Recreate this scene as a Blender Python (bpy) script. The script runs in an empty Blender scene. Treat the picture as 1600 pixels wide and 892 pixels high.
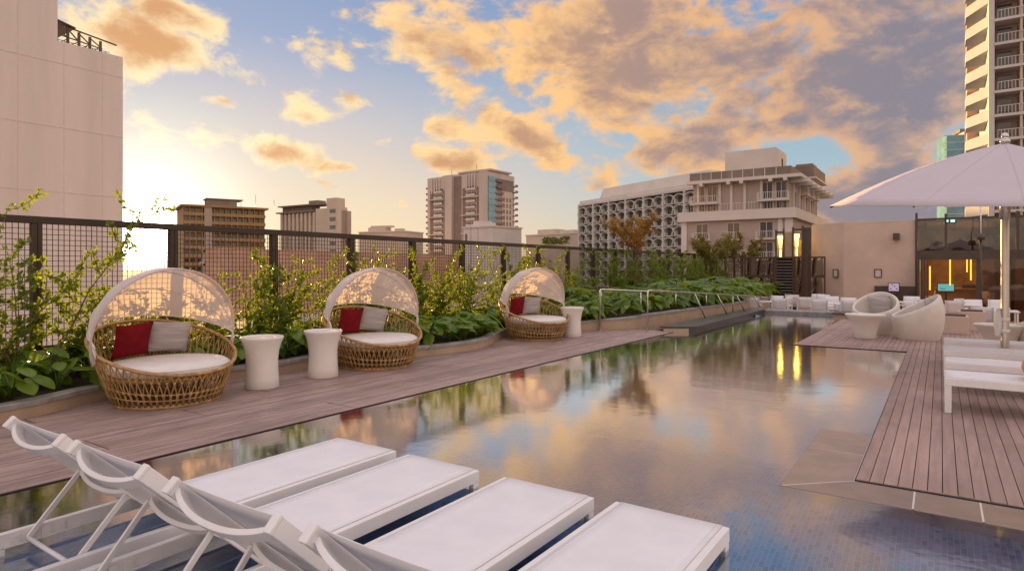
import bpy, bmesh, math, random
from mathutils import Vector, Matrix
random.seed(7)
S = bpy.context.scene
COL = S.collection
R = math.radians
PI = math.pi

# ------------------------------------------------------------------ camera
YAW = R(34.36)
F = 980.0
cam = bpy.data.cameras.new('camera')
camo = bpy.data.objects.new('camera', cam); COL.objects.link(camo)
camo.location = (0, 0, 1.5); camo.rotation_euler = (PI/2, 0, YAW)
cam.sensor_width = 36; cam.lens = 36*F/1600; cam.shift_y = -28/1600
cam.clip_start = 0.05; cam.clip_end = 6000
S.camera = camo

# ------------------------------------------------------------------ light
SUN_AZ, SUN_EL = R(-64.5), R(2.9)          # azimuth from +Y, clockwise
sund = Vector((math.sin(SUN_AZ)*math.cos(SUN_EL), math.cos(SUN_AZ)*math.cos(SUN_EL), math.sin(SUN_EL)))
sl = bpy.data.lights.new('sun', 'SUN'); sl.energy = 5.0; sl.angle = R(0.6); sl.color = (1.0, 0.60, 0.22)
so = bpy.data.objects.new('sun', sl); COL.objects.link(so)
so.rotation_euler = sund.to_track_quat('Z', 'Y').to_euler()
S.view_settings.view_transform = 'Standard'; S.view_settings.look = 'None'
S.view_settings.exposure = 1.2; S.view_settings.gamma = 1.0
S.view_settings.use_curve_mapping = False
S.cycles.max_bounces = 10; S.cycles.transparent_max_bounces = 24
S.cycles.sample_clamp_indirect = 6.0

def lin(*c):
    return tuple((v/255/12.92 if v/255 <= 0.04045 else ((v/255+0.055)/1.055)**2.4) for v in c)

# ------------------------------------------------------------------ node helper
class N:
    def __init__(s, tree): s.t = tree
    def new(s, typ, **kw):
        n = s.t.nodes.new(typ)
        for k, v in kw.items(): setattr(n, k, v)
        return n
    def link(s, a, b): s.t.links.new(a, b)
    def setin(s, sock, v):
        if isinstance(v, bpy.types.NodeSocket): s.link(v, sock)
        elif sock.type == 'RGBA' and isinstance(v, (tuple, list)): sock.default_value = tuple(v[:3])+(1,)
        else: sock.default_value = v
    def m(s, op, a, b=None, c=None, clamp=False):
        n = s.new('ShaderNodeMath', operation=op, use_clamp=clamp)
        for i, v in enumerate((a, b, c)):
            if v is not None: s.setin(n.inputs[i], v)
        return n.outputs[0]
    def vm(s, op, a, b=None):
        n = s.new('ShaderNodeVectorMath', operation=op)
        for i, v in enumerate((a, b)):
            if v is not None: s.setin(n.inputs[i], v)
        return n.outputs['Value'] if op in ('DOT_PRODUCT', 'LENGTH') else n.outputs[0]
    def mix(s, f, a, b, blend='MIX'):
        n = s.new('ShaderNodeMix', data_type='RGBA', blend_type=blend)
        s.setin(n.inputs[0], f); s.setin(n.inputs[6], a); s.setin(n.inputs[7], b)
        return n.outputs[2]
    def smooth(s, x, lo, hi, a=0.0, b=1.0):
        n = s.new('ShaderNodeMapRange', interpolation_type='SMOOTHSTEP')
        s.setin(n.inputs[0], x)
        for i, v in enumerate((lo, hi, a, b)): s.setin(n.inputs[i+1], v)
        return n.outputs[0]
    def noise(s, vec, scale, detail=4, rough=0.55, dist=0.0):
        n = s.new('ShaderNodeTexNoise')
        s.setin(n.inputs['Vector'], vec)
        n.inputs['Scale'].default_value = scale; n.inputs['Detail'].default_value = detail
        n.inputs['Roughness'].default_value = rough; n.inputs['Distortion'].default_value = dist
        return n.outputs[0]
    def ramp(s, x, stops):
        n = s.new('ShaderNodeValToRGB'); s.setin(n.inputs[0], x)
        el = n.color_ramp.elements
        while len(el) < len(stops): el.new(0.5)
        for e, (p, c) in zip(el, stops): e.position = p; e.color = tuple(c)+(1,)
        return n.outputs[0]

# ------------------------------------------------------------------ world
W = bpy.data.worlds.new('World'); S.world = W; W.use_nodes = True
wt = W.node_tree; wt.nodes.clear(); n = N(wt)
STR = 0.15
tc = n.new('ShaderNodeTexCoord').outputs['Generated']
d = n.vm('NORMALIZE', tc)
sep = n.new('ShaderNodeSeparateXYZ'); n.link(d, sep.inputs[0])
dx, dy, dz = sep.outputs
az = n.m('ARCTAN2', dx, dy)
el = n.m('ARCSINE', dz)
sk = n.new('ShaderNodeTexSky', sky_type='NISHITA', sun_disc=False)
sk.sun_elevation = SUN_EL; sk.sun_rotation = SUN_AZ
nish = n.mix(1.0, n.mix(1.0, sk.outputs[0], (STR, STR, STR), 'MULTIPLY'), (1.15, 1.05, 0.8), 'DARKEN')
sdot = n.vm('DOT_PRODUCT', d, tuple(sund))
sang = n.m('ARCCOSINE', n.m('MINIMUM', sdot, 1.0))       # angle from the sun
nearS = n.m('EXPONENT', n.m('MULTIPLY', n.m('POWER', n.m('DIVIDE', sang, 0.50), 2.0), -1.0))
# clear air: warm and pale low down towards the sun, blue higher and away from it
elr = n.m('DIVIDE', el, 0.6, clamp=True)
cool = n.ramp(elr, [(0.0, lin(214, 196, 170)), (0.15, lin(178, 194, 200)), (0.35, lin(150, 182, 204)), (0.75, lin(122, 150, 192)), (1.0, lin(108, 134, 180))])
warm = n.ramp(elr, [(0.0, lin(246, 214, 168)), (0.18, lin(226, 206, 186)), (0.36, lin(196, 192, 196)), (0.56, lin(146, 164, 198)), (1.0, lin(110, 136, 184))])
wf = n.smooth(sang, 0.25, 0.95, 1.0, 0.0)
clear = n.mix(wf, cool, warm)
clear = n.mix(0.10, clear, nish)
# clouds: fractal noise on the direction, gathered into the banks the photograph shows
ds = n.vm('MULTIPLY', d, (1.0, 1.0, 1.7))
wv = n.new('ShaderNodeTexNoise'); n.link(ds, wv.inputs['Vector']); wv.inputs['Scale'].default_value = 5.0; wv.inputs['Detail'].default_value = 2
ds = n.vm('ADD', ds, n.vm('MULTIPLY', n.vm('SUBTRACT', wv.outputs['Color'], (.5, .5, .5)), (.10, .10, .10)))
def cloudnoise(v):
    a_ = n.noise(v, 6.4, 10, 0.58, 0.0)
    b_ = n.noise(n.vm('ADD', v, (7.0, 3.0, 1.0)), 20.0, 6, 0.6, 0.0)
    return n.m('ADD', n.m('MULTIPLY', a_, 0.64), n.m('MULTIPLY', b_, 0.36))
nz = cloudnoise(ds)
sunoff = sund*0.030 + Vector((0, 0, -0.008))
nz2 = cloudnoise(n.vm('ADD', ds, tuple(sunoff)))
nbig = n.noise(n.vm('ADD', d, (3.1, 1.7, 0.4)), 1.7, 3, 0.5)
def azel(px, py):
    t = (px-800)/F; v = (418-py)/F
    return -YAW+math.atan(t), math.atan(v/math.sqrt(1+t*t))
def blob(px, py, a, b, rot, amp):
    if 0 < amp and a*b < 4000: amp *= 1.45
    a0, e0 = azel(px, py); c, s_ = math.cos(R(rot)), math.sin(R(rot))
    u, w = n.m('SUBTRACT', az, a0), n.m('SUBTRACT', el, e0)
    p = n.m('ADD', n.m('MULTIPLY', u, c), n.m('MULTIPLY', w, s_))
    q = n.m('SUBTRACT', n.m('MULTIPLY', w, c), n.m('MULTIPLY', u, s_))
    e = n.m('ADD', n.m('POWER', n.m('DIVIDE', p, a/F), 2.0), n.m('POWER', n.m('DIVIDE', q, b/F), 2.0))
    return n.m('MULTIPLY', n.m('EXPONENT', n.m('MULTIPLY', e, -1.0)), amp)
BL = [  # photo direction, half sizes, tilt, weight
    (1150, 80, 330, 110, -6, .62), (930, 150, 130, 70, -30, .35), (1420, 90, 150, 100, 0, .45), (880, 40, 130, 60, 0, .32), (1080, 200, 130, 40, 0, .2),
    (640, 60, 170, 55, -10, .46), (730, 150, 120, 42, -38, .40), (470, 70, 60, 30, 0, .3), (350, 112, 180, 26, -13, .50), (190, 60, 130, 45, 8, .36), (210, 110, 30, 40, 0, .2),
    (830, 225, 80, 24, -35, .40), (1050, 250, 120, 34, 4, .48), (1330, 235, 120, 45, -18, .42), (1430, 270, 120, 60, 0, .45), (930, 290, 44, 18, 0, .40), (1150, 215, 60, 30, 0, .2),
    (640, 235, 60, 18, -15, .42), (460, 240, 70, 24, -10, .40), (540, 262, 40, 12, 0, .3), (230, 205, 38, 45, 0, .36), (325, 195, 42, 40, 0, .34), (475, 184, 40, 14, 0, .44), (348, 158, 34, 10, 0, .34),
    (695, 200, 50, 20, -20, .44), (735, 258, 55, 24, 0, .46), (515, 292, 46, 11, -12, .42), (630, 318, 34, 10, 0, .44), (1290, 330, 120, 30, 0, .40), (550, 150, 26, 14, 0, .3),
    (1480, 190, 90, 40, 0, .28), (284, 24, 46, 13, -14, .42), (1430, 340, 90, 26, 0, .3)]
HOLE = [(470, 15, 130, 35, 0, -.34), (1180, 215, 50, 14, 0, -.3), (120, 110, 60, 50, 0, -.075), (560, 170, 70, 70, 30, -.2), (1000, 225, 60, 25, 0, -.12), (870, 200, 50, 60, 20, -.075), (1270, 232, 70, 20, 0, -.5), (400, 330, 260, 55, 0, -.3),
        (850, 320, 70, 45, 0, -.25), (640, 300, 60, 60, 0, -.075), (1480, 215, 80, 34, 0, -.5)]
bank = None
for b in BL+HOLE:
    e = blob(*b); bank = e if bank is None else n.m('ADD', bank, e)
# out of view the cover is made thicker, its clouds brightened to light the scene
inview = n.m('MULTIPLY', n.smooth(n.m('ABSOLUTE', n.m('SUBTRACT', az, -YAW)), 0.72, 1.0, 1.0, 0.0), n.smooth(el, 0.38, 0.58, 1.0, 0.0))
base = n.mix(inview, n.m('ADD', n.m('MULTIPLY', n.m('SUBTRACT', nbig, 0.5), 0.8), 0.52), bank)
dens_raw = n.m('ADD', n.m('MULTIPLY', n.m('SUBTRACT', nz, 0.5), 3.0), n.m('SUBTRACT', base, 0.29))
cover = n.m('MULTIPLY', n.smooth(dens_raw, -0.08, 0.27), n.smooth(el, 0.0, 0.06))
thick = n.smooth(dens_raw, 0.0, 0.75)
lit = n.m('ADD', 0.42, n.m('MULTIPLY', n.m('SUBTRACT', nz, nz2), 4.2))
lit = n.m('SUBTRACT', n.m('ADD', lit, 0.36), n.m('MULTIPLY', thick, 0.82), clamp=True)
glowc = n.smooth(sang, 0.15, 1.15, 1.0, 0.0)
edge = n.ramp(n.m('DIVIDE', sang, 1.4), [(0.0, lin(255, 240, 205)), (0.20, lin(255, 226, 172)), (0.42, lin(252, 200, 132)), (0.68, lin(226, 174, 126)), (0.92, lin(196, 170, 154))])
core = n.mix(glowc, lin(136, 128, 138), lin(216, 156, 96))
core = n.mix(inview, lin(236, 206, 188), core); edge = n.mix(inview, lin(255, 230, 204), edge)  # out-of-view clouds made paler and warmer, added as fill light
cloud = n.mix(n.smooth(lit, 0.02, 0.85), core, edge)
sky = n.mix(n.m('MULTIPLY', cover, 0.94), clear, cloud)
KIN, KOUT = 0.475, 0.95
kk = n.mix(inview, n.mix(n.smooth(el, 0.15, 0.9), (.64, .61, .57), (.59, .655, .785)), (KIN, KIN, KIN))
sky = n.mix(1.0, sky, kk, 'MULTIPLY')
# the air lit up round the low sun
aur = n.m('MULTIPLY', n.m('EXPONENT', n.m('MULTIPLY', n.m('POWER', n.m('DIVIDE', sang, 0.10), 2.0), -1.0)), 0.40)
aur2 = n.m('MULTIPLY', n.m('EXPONENT', n.m('MULTIPLY', n.m('POWER', n.m('DIVIDE', sang, 0.030), 2.0), -1.0)), 14.0)
aur3 = n.m('MULTIPLY', n.m('EXPONENT', n.m('DIVIDE', sang, -0.2)), 0.07)
g = n.m('ADD', n.m('ADD', aur, aur2), aur3)
gc = n.new('ShaderNodeVectorMath', operation='SCALE'); gc.inputs[0].default_value = (1.0, 0.93, 0.80); n.link(g, gc.inputs['Scale'])
sky = n.vm('ADD', sky, gc.outputs[0])
low = n.smooth(el, -0.10, -0.01)
sky = n.mix(low, lin(120, 105, 95), sky)
outc = n.new('ShaderNodeVectorMath', operation='SCALE'); n.link(sky, outc.inputs[0]); outc.inputs['Scale'].default_value = 1/STR
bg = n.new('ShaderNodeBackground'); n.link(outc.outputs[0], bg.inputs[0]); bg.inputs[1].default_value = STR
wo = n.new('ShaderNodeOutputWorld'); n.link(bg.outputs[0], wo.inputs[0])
W.cycles.sampling_method = 'MANUAL'; W.cycles.sample_map_resolution = 1024

# ------------------------------------------------------------------ materials
def newmat(name):
    m_ = bpy.data.materials.new(name); m_.use_nodes = True
    t = m_.node_tree; t.nodes.clear(); q = N(t)
    out = q.new('ShaderNodeOutputMaterial')
    return m_, q, out
def pmat(name, col, rough=0.6, var=0.15, scale=6.0, bump=0.0, bscale=40.0, metal=0.0, rand=0.0, spec=0.5, stretch=(1, 1, 1), hue=None, world=False, coat=0.0, wear=0.0):
    m_, q, out = newmat(name)
    p = q.new('ShaderNodeBsdfPrincipled')
    if world: co = q.new('ShaderNodeNewGeometry').outputs['Position']
    else: co = q.new('ShaderNodeTexCoord').outputs['Object']
    if rand:
        oi = q.new('ShaderNodeObjectInfo')
        co = q.vm('ADD', co, q.vm('SCALE', (0, 0, 0)) if False else q.vm('MULTIPLY', oi.outputs['Location'], (3.7, 5.1, 2.3)))
    v = q.vm('MULTIPLY', co, stretch)
    nz_ = q.noise(v, scale, 5, 0.6)
    lo = tuple(c*(1-var) for c in col); hi = tuple(min(1, c*(1+var)) for c in col)
    if hue: hi = tuple(h for h in hue)
    c = q.mix(q.smooth(nz_, 0.3, 0.7), lo, hi)
    if wear:
        wp = q.new('ShaderNodeNewGeometry').outputs['Position']
        wn_ = q.smooth(q.noise(wp, 0.9, 5, 0.65, 0.6), 0.35, 0.72, 1.0, 1.0-wear)
        wv_ = q.new('ShaderNodeVectorMath', operation='SCALE'); q.link(c, wv_.inputs[0]); q.link(wn_, wv_.inputs['Scale']); c = wv_.outputs[0]
    if rand:
        f = q.m('ADD', 1-rand, q.m('MULTIPLY', oi.outputs['Random'], 2*rand))
        cc = q.new('ShaderNodeVectorMath', operation='SCALE'); q.link(c, cc.inputs[0]); q.link(f, cc.inputs['Scale']); c = cc.outputs[0]
    q.setin(p.inputs['Base Color'], c)
    p.inputs['Metallic'].default_value = metal
    q.setin(p.inputs['Roughness'], q.m('ADD', rough-0.06, q.m('MULTIPLY', nz_, 0.12), clamp=True))
    p.inputs['Specular IOR Level'].default_value = spec
    p.inputs['Coat Weight'].default_value = coat
    if bump:
        b_ = q.new('ShaderNodeBump'); b_.inputs['Strength'].default_value = bump; b_.inputs['Distance'].default_value = 0.01
        q.link(q.noise(v, bscale, 4, 0.6), b_.inputs['Height']); q.link(b_.outputs[0], p.inputs['Normal'])
    q.link(p.outputs[0], out.inputs[0])
    return m_
def emat(name, col, strength):
    m_, q, out = newmat(name)
    e = q.new('ShaderNodeEmission'); e.inputs[0].default_value = tuple(col)+(1,); e.inputs[1].default_value = strength
    q.link(e.outputs[0], out.inputs[0]); return m_
def leafmat(name, a, b, trans, gloss=0.35):
    m_, q, out = newmat(name)
    oi = q.new('ShaderNodeObjectInfo'); geo = q.new('ShaderNodeNewGeometry')
    r = q.m('FRACT', q.m('ADD', geo.outputs['Random Per Island'], q.m('MULTIPLY', oi.outputs['Random'], 0.7)))
    c = q.mix(r, a, b)
    df = q.new('ShaderNodeBsdfPrincipled'); q.setin(df.inputs['Base Color'], c); df.inputs['Roughness'].default_value = gloss
    tr = q.new('ShaderNodeBsdfTranslucent'); q.setin(tr.inputs[0], q.mix(r, trans, tuple(x*0.7 for x in trans)))
    mx = q.new('ShaderNodeMixShader'); mx.inputs[0].default_value = 0.45
    q.link(df.outputs[0], mx.inputs[1]); q.link(tr.outputs[0], mx.inputs[2]); q.link(mx.outputs[0], out.inputs[0])
    return m_
def clothmat(name, col, trans, f=0.5, bump=0.15):
    m_, q, out = newmat(name)
    co = q.new('ShaderNodeTexCoord').outputs['Object']
    nz_ = q.noise(co, 3.5, 4, 0.6)
    c = q.mix(nz_, tuple(x*0.9 for x in col), col)
    df = q.new('ShaderNodeBsdfDiffuse'); q.setin(df.inputs[0], c)
    tr = q.new('ShaderNodeBsdfTranslucent'); tr.inputs[0].default_value = tuple(trans)+(1,)
    b_ = q.new('ShaderNodeBump'); b_.inputs['Strength'].default_value = bump; b_.inputs['Distance'].default_value = 0.02
    q.link(q.noise(co, 9, 3, 0.6), b_.inputs['Height'])
    q.link(b_.outputs[0], df.inputs['Normal'])
    mx = q.new('ShaderNodeMixShader'); mx.inputs[0].default_value = f
    q.link(df.outputs[0], mx.inputs[1]); q.link(tr.outputs[0], mx.inputs[2]); q.link(mx.outputs[0], out.inputs[0])
    return m_
def glassmat(name, tint, ior=1.5, rough=0.01, minrefl=0.0, wav=0.0):
    m_, q, out = newmat(name)
    tr = q.new('ShaderNodeBsdfTransparent'); tr.inputs[0].default_value = tuple(tint)+(1,)
    gl = q.new('ShaderNodeBsdfGlossy'); gl.inputs['Roughness'].default_value = rough
    fr = q.new('ShaderNodeFresnel'); fr.inputs[0].default_value = ior
    if wav:
        b_ = q.new('ShaderNodeBump'); b_.inputs['Strength'].default_value = wav; b_.inputs['Distance'].default_value = 0.05
        q.link(q.noise(q.new('ShaderNodeNewGeometry').outputs['Position'], 0.9, 2, 0.5), b_.inputs['Height']); q.link(b_.outputs[0], gl.inputs['Normal'])
    mx = q.new('ShaderNodeMixShader'); q.link(q.m('MAXIMUM', fr.outputs[0], minrefl), mx.inputs[0])
    q.link(tr.outputs[0], mx.inputs[1]); q.link(gl.outputs[0], mx.inputs[2]); q.link(mx.outputs[0], out.inputs[0])
    return m_

M = {}
M['wood'] = pmat('deck_wood', (0.38, 0.255, 0.22), 0.55, 0.13, 3.0, 0.5, 60, rand=0.13, wear=0.22, stretch=(6, 0.5, 6), spec=0.4)
M['wood_left'] = pmat('weathered_wood', (0.36, 0.25, 0.22), 0.5, 0.24, 5.0, 0.5, 60, rand=0.2, wear=0.25, stretch=(6, 0.5, 6), spec=0.45)
M['dark'] = pmat('dark_gap', (0.02, 0.016, 0.014), 0.8)
M['white_metal'] = pmat('white_powder_coat', (0.76, 0.73, 0.72), 0.38, 0.05, 3, 0.03, 200)
M['sling'] = pmat('white_sling', (0.76, 0.74, 0.76), 0.75, 0.045, 2.6, 0.25, 400, spec=0.2)
M['wicker'] = pmat('wicker', (0.40, 0.235, 0.085), 0.5, 0.35, 14, 0.3, 90)
M['hood'] = clothmat('hood_cloth', (0.80, 0.74, 0.75), (0.78, 0.62, 0.46), 0.38)
M['cushion'] = pmat('cushion_cloth', (0.72, 0.68, 0.66), 0.85, 0.05, 4, 0.2, 60, spec=0.1)
M['red'] = pmat('red_cloth', (0.185, 0.009, 0.014), 0.85, 0.2, 6, 0.3, 120, spec=0.1)
M['greycloth'] = pmat('grey_striped_cloth', (0.45, 0.41, 0.40), 0.85, 0.2, 5, 0.2, 80, spec=0.1, stretch=(.5, .5, 9))
M['table'] = pmat('cream_plastic', (0.72, 0.66, 0.60), 0.45, 0.04, 2, 0.03, 60)
M['barrel'] = pmat('cream_shell', (0.70, 0.64, 0.57), 0.5, 0.06, 3, 0.25, 130)
M['fence'] = pmat('bronze_steel', (0.040, 0.024, 0.013), 0.45, 0.2, 3, 0.1, 50, spec=0.4)
M['wire'] = pmat('dark_wire', (0.060, 0.040, 0.028), 0.5, 0.2)
M['stone'] = pmat('grey_stone_coping', (0.30, 0.28, 0.275), 0.55, 0.2, 7, 0.25, 50)
M['plaster_tan'] = pmat('tan_plaster', (0.42, 0.30, 0.20), 0.8, 0.12, 2.5, 0.25, 40)
M['soil'] = pmat('soil', (0.05, 0.035, 0.022), 0.95, 0.4, 9, 0.8, 30)
M['steel'] = pmat('brushed_steel', (0.60, 0.56, 0.52), 0.22, 0.08, 4, metal=1.0)
M['pole_steel'] = pmat('satin_steel', (0.62, 0.56, 0.50), 0.36, 0.08, 4, metal=1.0)
M['blackstone'] = pmat('black_stone', (0.045, 0.045, 0.05), 0.3, 0.25, 8, 0.1, 50)
M['stem'] = pmat('stem_bark', (0.16, 0.09, 0.045), 0.8, 0.3, 20)
M['vine'] = leafmat('vine_leaf', (0.045, 0.110, 0.010), (0.13, 0.19, 0.016), (0.42, 0.50, 0.03))
M['bigleaf'] = leafmat('philodendron_leaf', (0.06, 0.15, 0.012), (0.17, 0.27, 0.02), (0.42, 0.52, 0.03), 0.3)
M['rustleaf'] = leafmat('rust_leaf', (0.26, 0.12, 0.02), (0.34, 0.19, 0.03), (0.55, 0.30, 0.04), 0.5)
M['oliveleaf'] = leafmat('olive_leaf', (0.13, 0.12, 0.02), (0.20, 0.16, 0.03), (0.36, 0.30, 0.04), 0.5)
M['umb'] = clothmat('canopy_cloth', (0.76, 0.69, 0.74), (0.55, 0.45, 0.42), 0.25, 0.05)
M['lamp'] = emat('warm_lamp', (1.0, 0.60, 0.10), 3.2)
M['striplamp'] = emat('warm_strip', (1.0, 0.36, 0.03), 1.3)
M['plaster'] = pmat('beige_plaster', (0.58, 0.44, 0.36), 0.85, 0.07, 1.2, 0.15, 30)
M['bronze'] = pmat('bronze_frame', (0.065, 0.042, 0.030), 0.4, 0.2)
M['lattice'] = pmat('lattice_steel', (0.065, 0.032, 0.014), 0.6, 0.2)
M['darkglass'] = glassmat('dark_glass', (0.30, 0.26, 0.22), 1.5, 0.01, 0.10, 0.3)
M['glass'] = glassmat('clear_glass', (0.62, 0.58, 0.54), 1.5, 0.01, 0.06, 0.1)
M['floor_in'] = pmat('interior_floor', (0.25, 0.17, 0.12), 0.4, 0.2)
M['wall_in'] = pmat('interior_wall', (0.30, 0.18, 0.10), 0.7, 0.3, 1.5)
M['terra'] = pmat('terracotta_paving', (0.42, 0.22, 0.13), 0.7, 0.2, 3)
M['conc'] = pmat('concrete', (0.42, 0.39, 0.36), 0.8, 0.10, 0.25, world=True)
M['tower'] = pmat('tower_panel', (0.74, 0.62, 0.56), 0.85, 0.08, 0.35, 0.05, 3, world=True, stretch=(1, 1, .12))
M['joint'] = pmat('joint', (0.68, 0.57, 0.515), 0.9)
M['tan_wall'] = pmat('tan_facade', (0.40, 0.315, 0.275), 0.85, 0.06, 0.2, world=True)
M['tower_wall'] = pmat('pale_tan_facade', (0.52, 0.43, 0.385), 0.85, 0.06, 0.2, world=True, stretch=(1, 1, .3))
M['grey_wall'] = pmat('grey_facade', (0.36, 0.37, 0.40), 0.85, 0.06, 0.2, world=True)
M['pale_wall'] = pmat('pale_facade', (0.60, 0.54, 0.50), 0.85, 0.06, 0.2, world=True)
M['cream_wall'] = pmat('cream_facade', (0.55, 0.45, 0.36), 0.85, 0.06, 0.2, world=True)
M['gold_wall'] = pmat('ochre_facade', (0.34, 0.21, 0.09), 0.85, 0.12, 0.3, world=True)
M['winglass'] = pmat('window_glass', (0.045, 0.045, 0.05), 0.06, 0.3, 0.6, spec=0.8)
M['teal'] = pmat('teal_glass', (0.11, 0.28, 0.34), 0.10, 0.25, 0.15, spec=0.8, world=True)
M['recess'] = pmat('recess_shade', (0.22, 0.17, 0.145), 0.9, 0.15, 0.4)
M['grey_glass'] = pmat('grey_window_glass', (0.15, 0.15, 0.13), 0.12, 0.5, 0.3, spec=0.6, world=True)
M['arch'] = pmat('arch_concrete', (0.52, 0.50, 0.47), 0.8, 0.1, 0.5)
M['red_brown'] = pmat('terracotta_wall', (0.50, 0.30, 0.21), 0.85, 0.18, 0.15, world=True)
M['ground'] = pmat('city_ground', (0.13, 0.10, 0.08), 0.9, 0.3, 0.03, world=True)
M['roofgrey'] = pmat('roof_grey', (0.30, 0.25, 0.22), 0.9, 0.2, 0.1, world=True)
M['slab'] = pmat('pool_slab', (0.28, 0.205, 0.16), 0.24, 0.10, 3, 0.05, 60, rand=0.08)
M['screen_a'] = emat('screen_teal', lin(120, 190, 188), 0.36)
M['screen_b'] = emat('screen_lilac', lin(205, 175, 200), 0.34)
M['signgreen'] = emat('sign_glow', lin(170, 215, 200), 0.8)

def water_mat():
    m_, q, out = newmat('pool_water')
    pos = q.new('ShaderNodeNewGeometry').outputs['Position']
    n1 = q.noise(q.vm('MULTIPLY', pos, (1.0, 1.0, 1)), 2.2, 3, 0.55, 0.4)
    n2 = q.noise(pos, 9.0, 3, 0.6, 0.3)
    h = q.m('ADD', q.m('MULTIPLY', n1, 1.0), q.m('MULTIPLY', n2, 0.16))
    b_ = q.new('ShaderNodeBump'); b_.inputs['Strength'].default_value = 0.065; b_.inputs['Distance'].default_value = 0.03
    q.link(h, b_.inputs['Height'])
    tr = q.new('ShaderNodeBsdfTransparent'); tr.inputs[0].default_value = (0.64, 0.77, 0.85, 1)
    gl = q.new('ShaderNodeBsdfGlossy'); gl.inputs['Roughness'].default_value = 0.085
    gl.inputs[0].default_value = (1, 1, 1, 1)
    q.link(b_.outputs[0], gl.inputs['Normal'])
    fr = q.new('ShaderNodeFresnel'); fr.inputs[0].default_value = 1.45
    mx = q.new('ShaderNodeMixShader'); q.link(q.m('MULTIPLY', fr.outputs[0], 2.8, clamp=True), mx.inputs[0])
    q.link(tr.outputs[0], mx.inputs[1]); q.link(gl.outputs[0], mx.inputs[2]); q.link(mx.outputs[0], out.inputs[0])
    return m_
M['water'] = water_mat()
def tile_mat():
    m_, q, out = newmat('mosaic_tile')
    pos = q.new('ShaderNodeNewGeometry').outputs['Position']
    sp = q.new('ShaderNodeSeparateXYZ'); q.link(pos, sp.inputs[0])
    cb = q.new('ShaderNodeCombineXYZ'); q.link(sp.outputs[1], cb.inputs[0]); q.link(sp.outputs[0], cb.inputs[1]); q.link(sp.outputs[2], cb.inputs[2])
    br = q.new('ShaderNodeTexBrick'); q.link(cb.outputs[0], br.inputs['Vector'])
    br.inputs['Scale'].default_value = 1.0; br.inputs['Brick Width'].default_value = 0.062; br.inputs['Row Height'].default_value = 0.031
    br.inputs['Mortar Size'].default_value = 0.0028; br.inputs['Mortar Smooth'].default_value = 0.2; br.offset = 0.37
    br.inputs['Color1'].default_value = (0, 0, 0, 1); br.inputs['Color2'].default_value = (1, 1, 1, 1); br.inputs['Mortar'].default_value = (0.5, 0.5, 0.5, 1)
    c = q.ramp(br.outputs['Color'], [(0.0, (0.04, 0.07, 0.20)), (0.25, (0.07, 0.17, 0.33)), (0.5, (0.13, 0.26, 0.42)), (0.75, (0.22, 0.19, 0.34)), (1.0, (0.26, 0.36, 0.48))])
    c = q.mix(br.outputs['Fac'], c, (0.34, 0.42, 0.52))
    p = q.new('ShaderNodeBsdfPrincipled'); q.setin(p.inputs['Base Color'], c); p.inputs['Roughness'].default_value = 0.4
    q.link(p.outputs[0], out.inputs[0]); return m_
M['tile'] = tile_mat()

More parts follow.
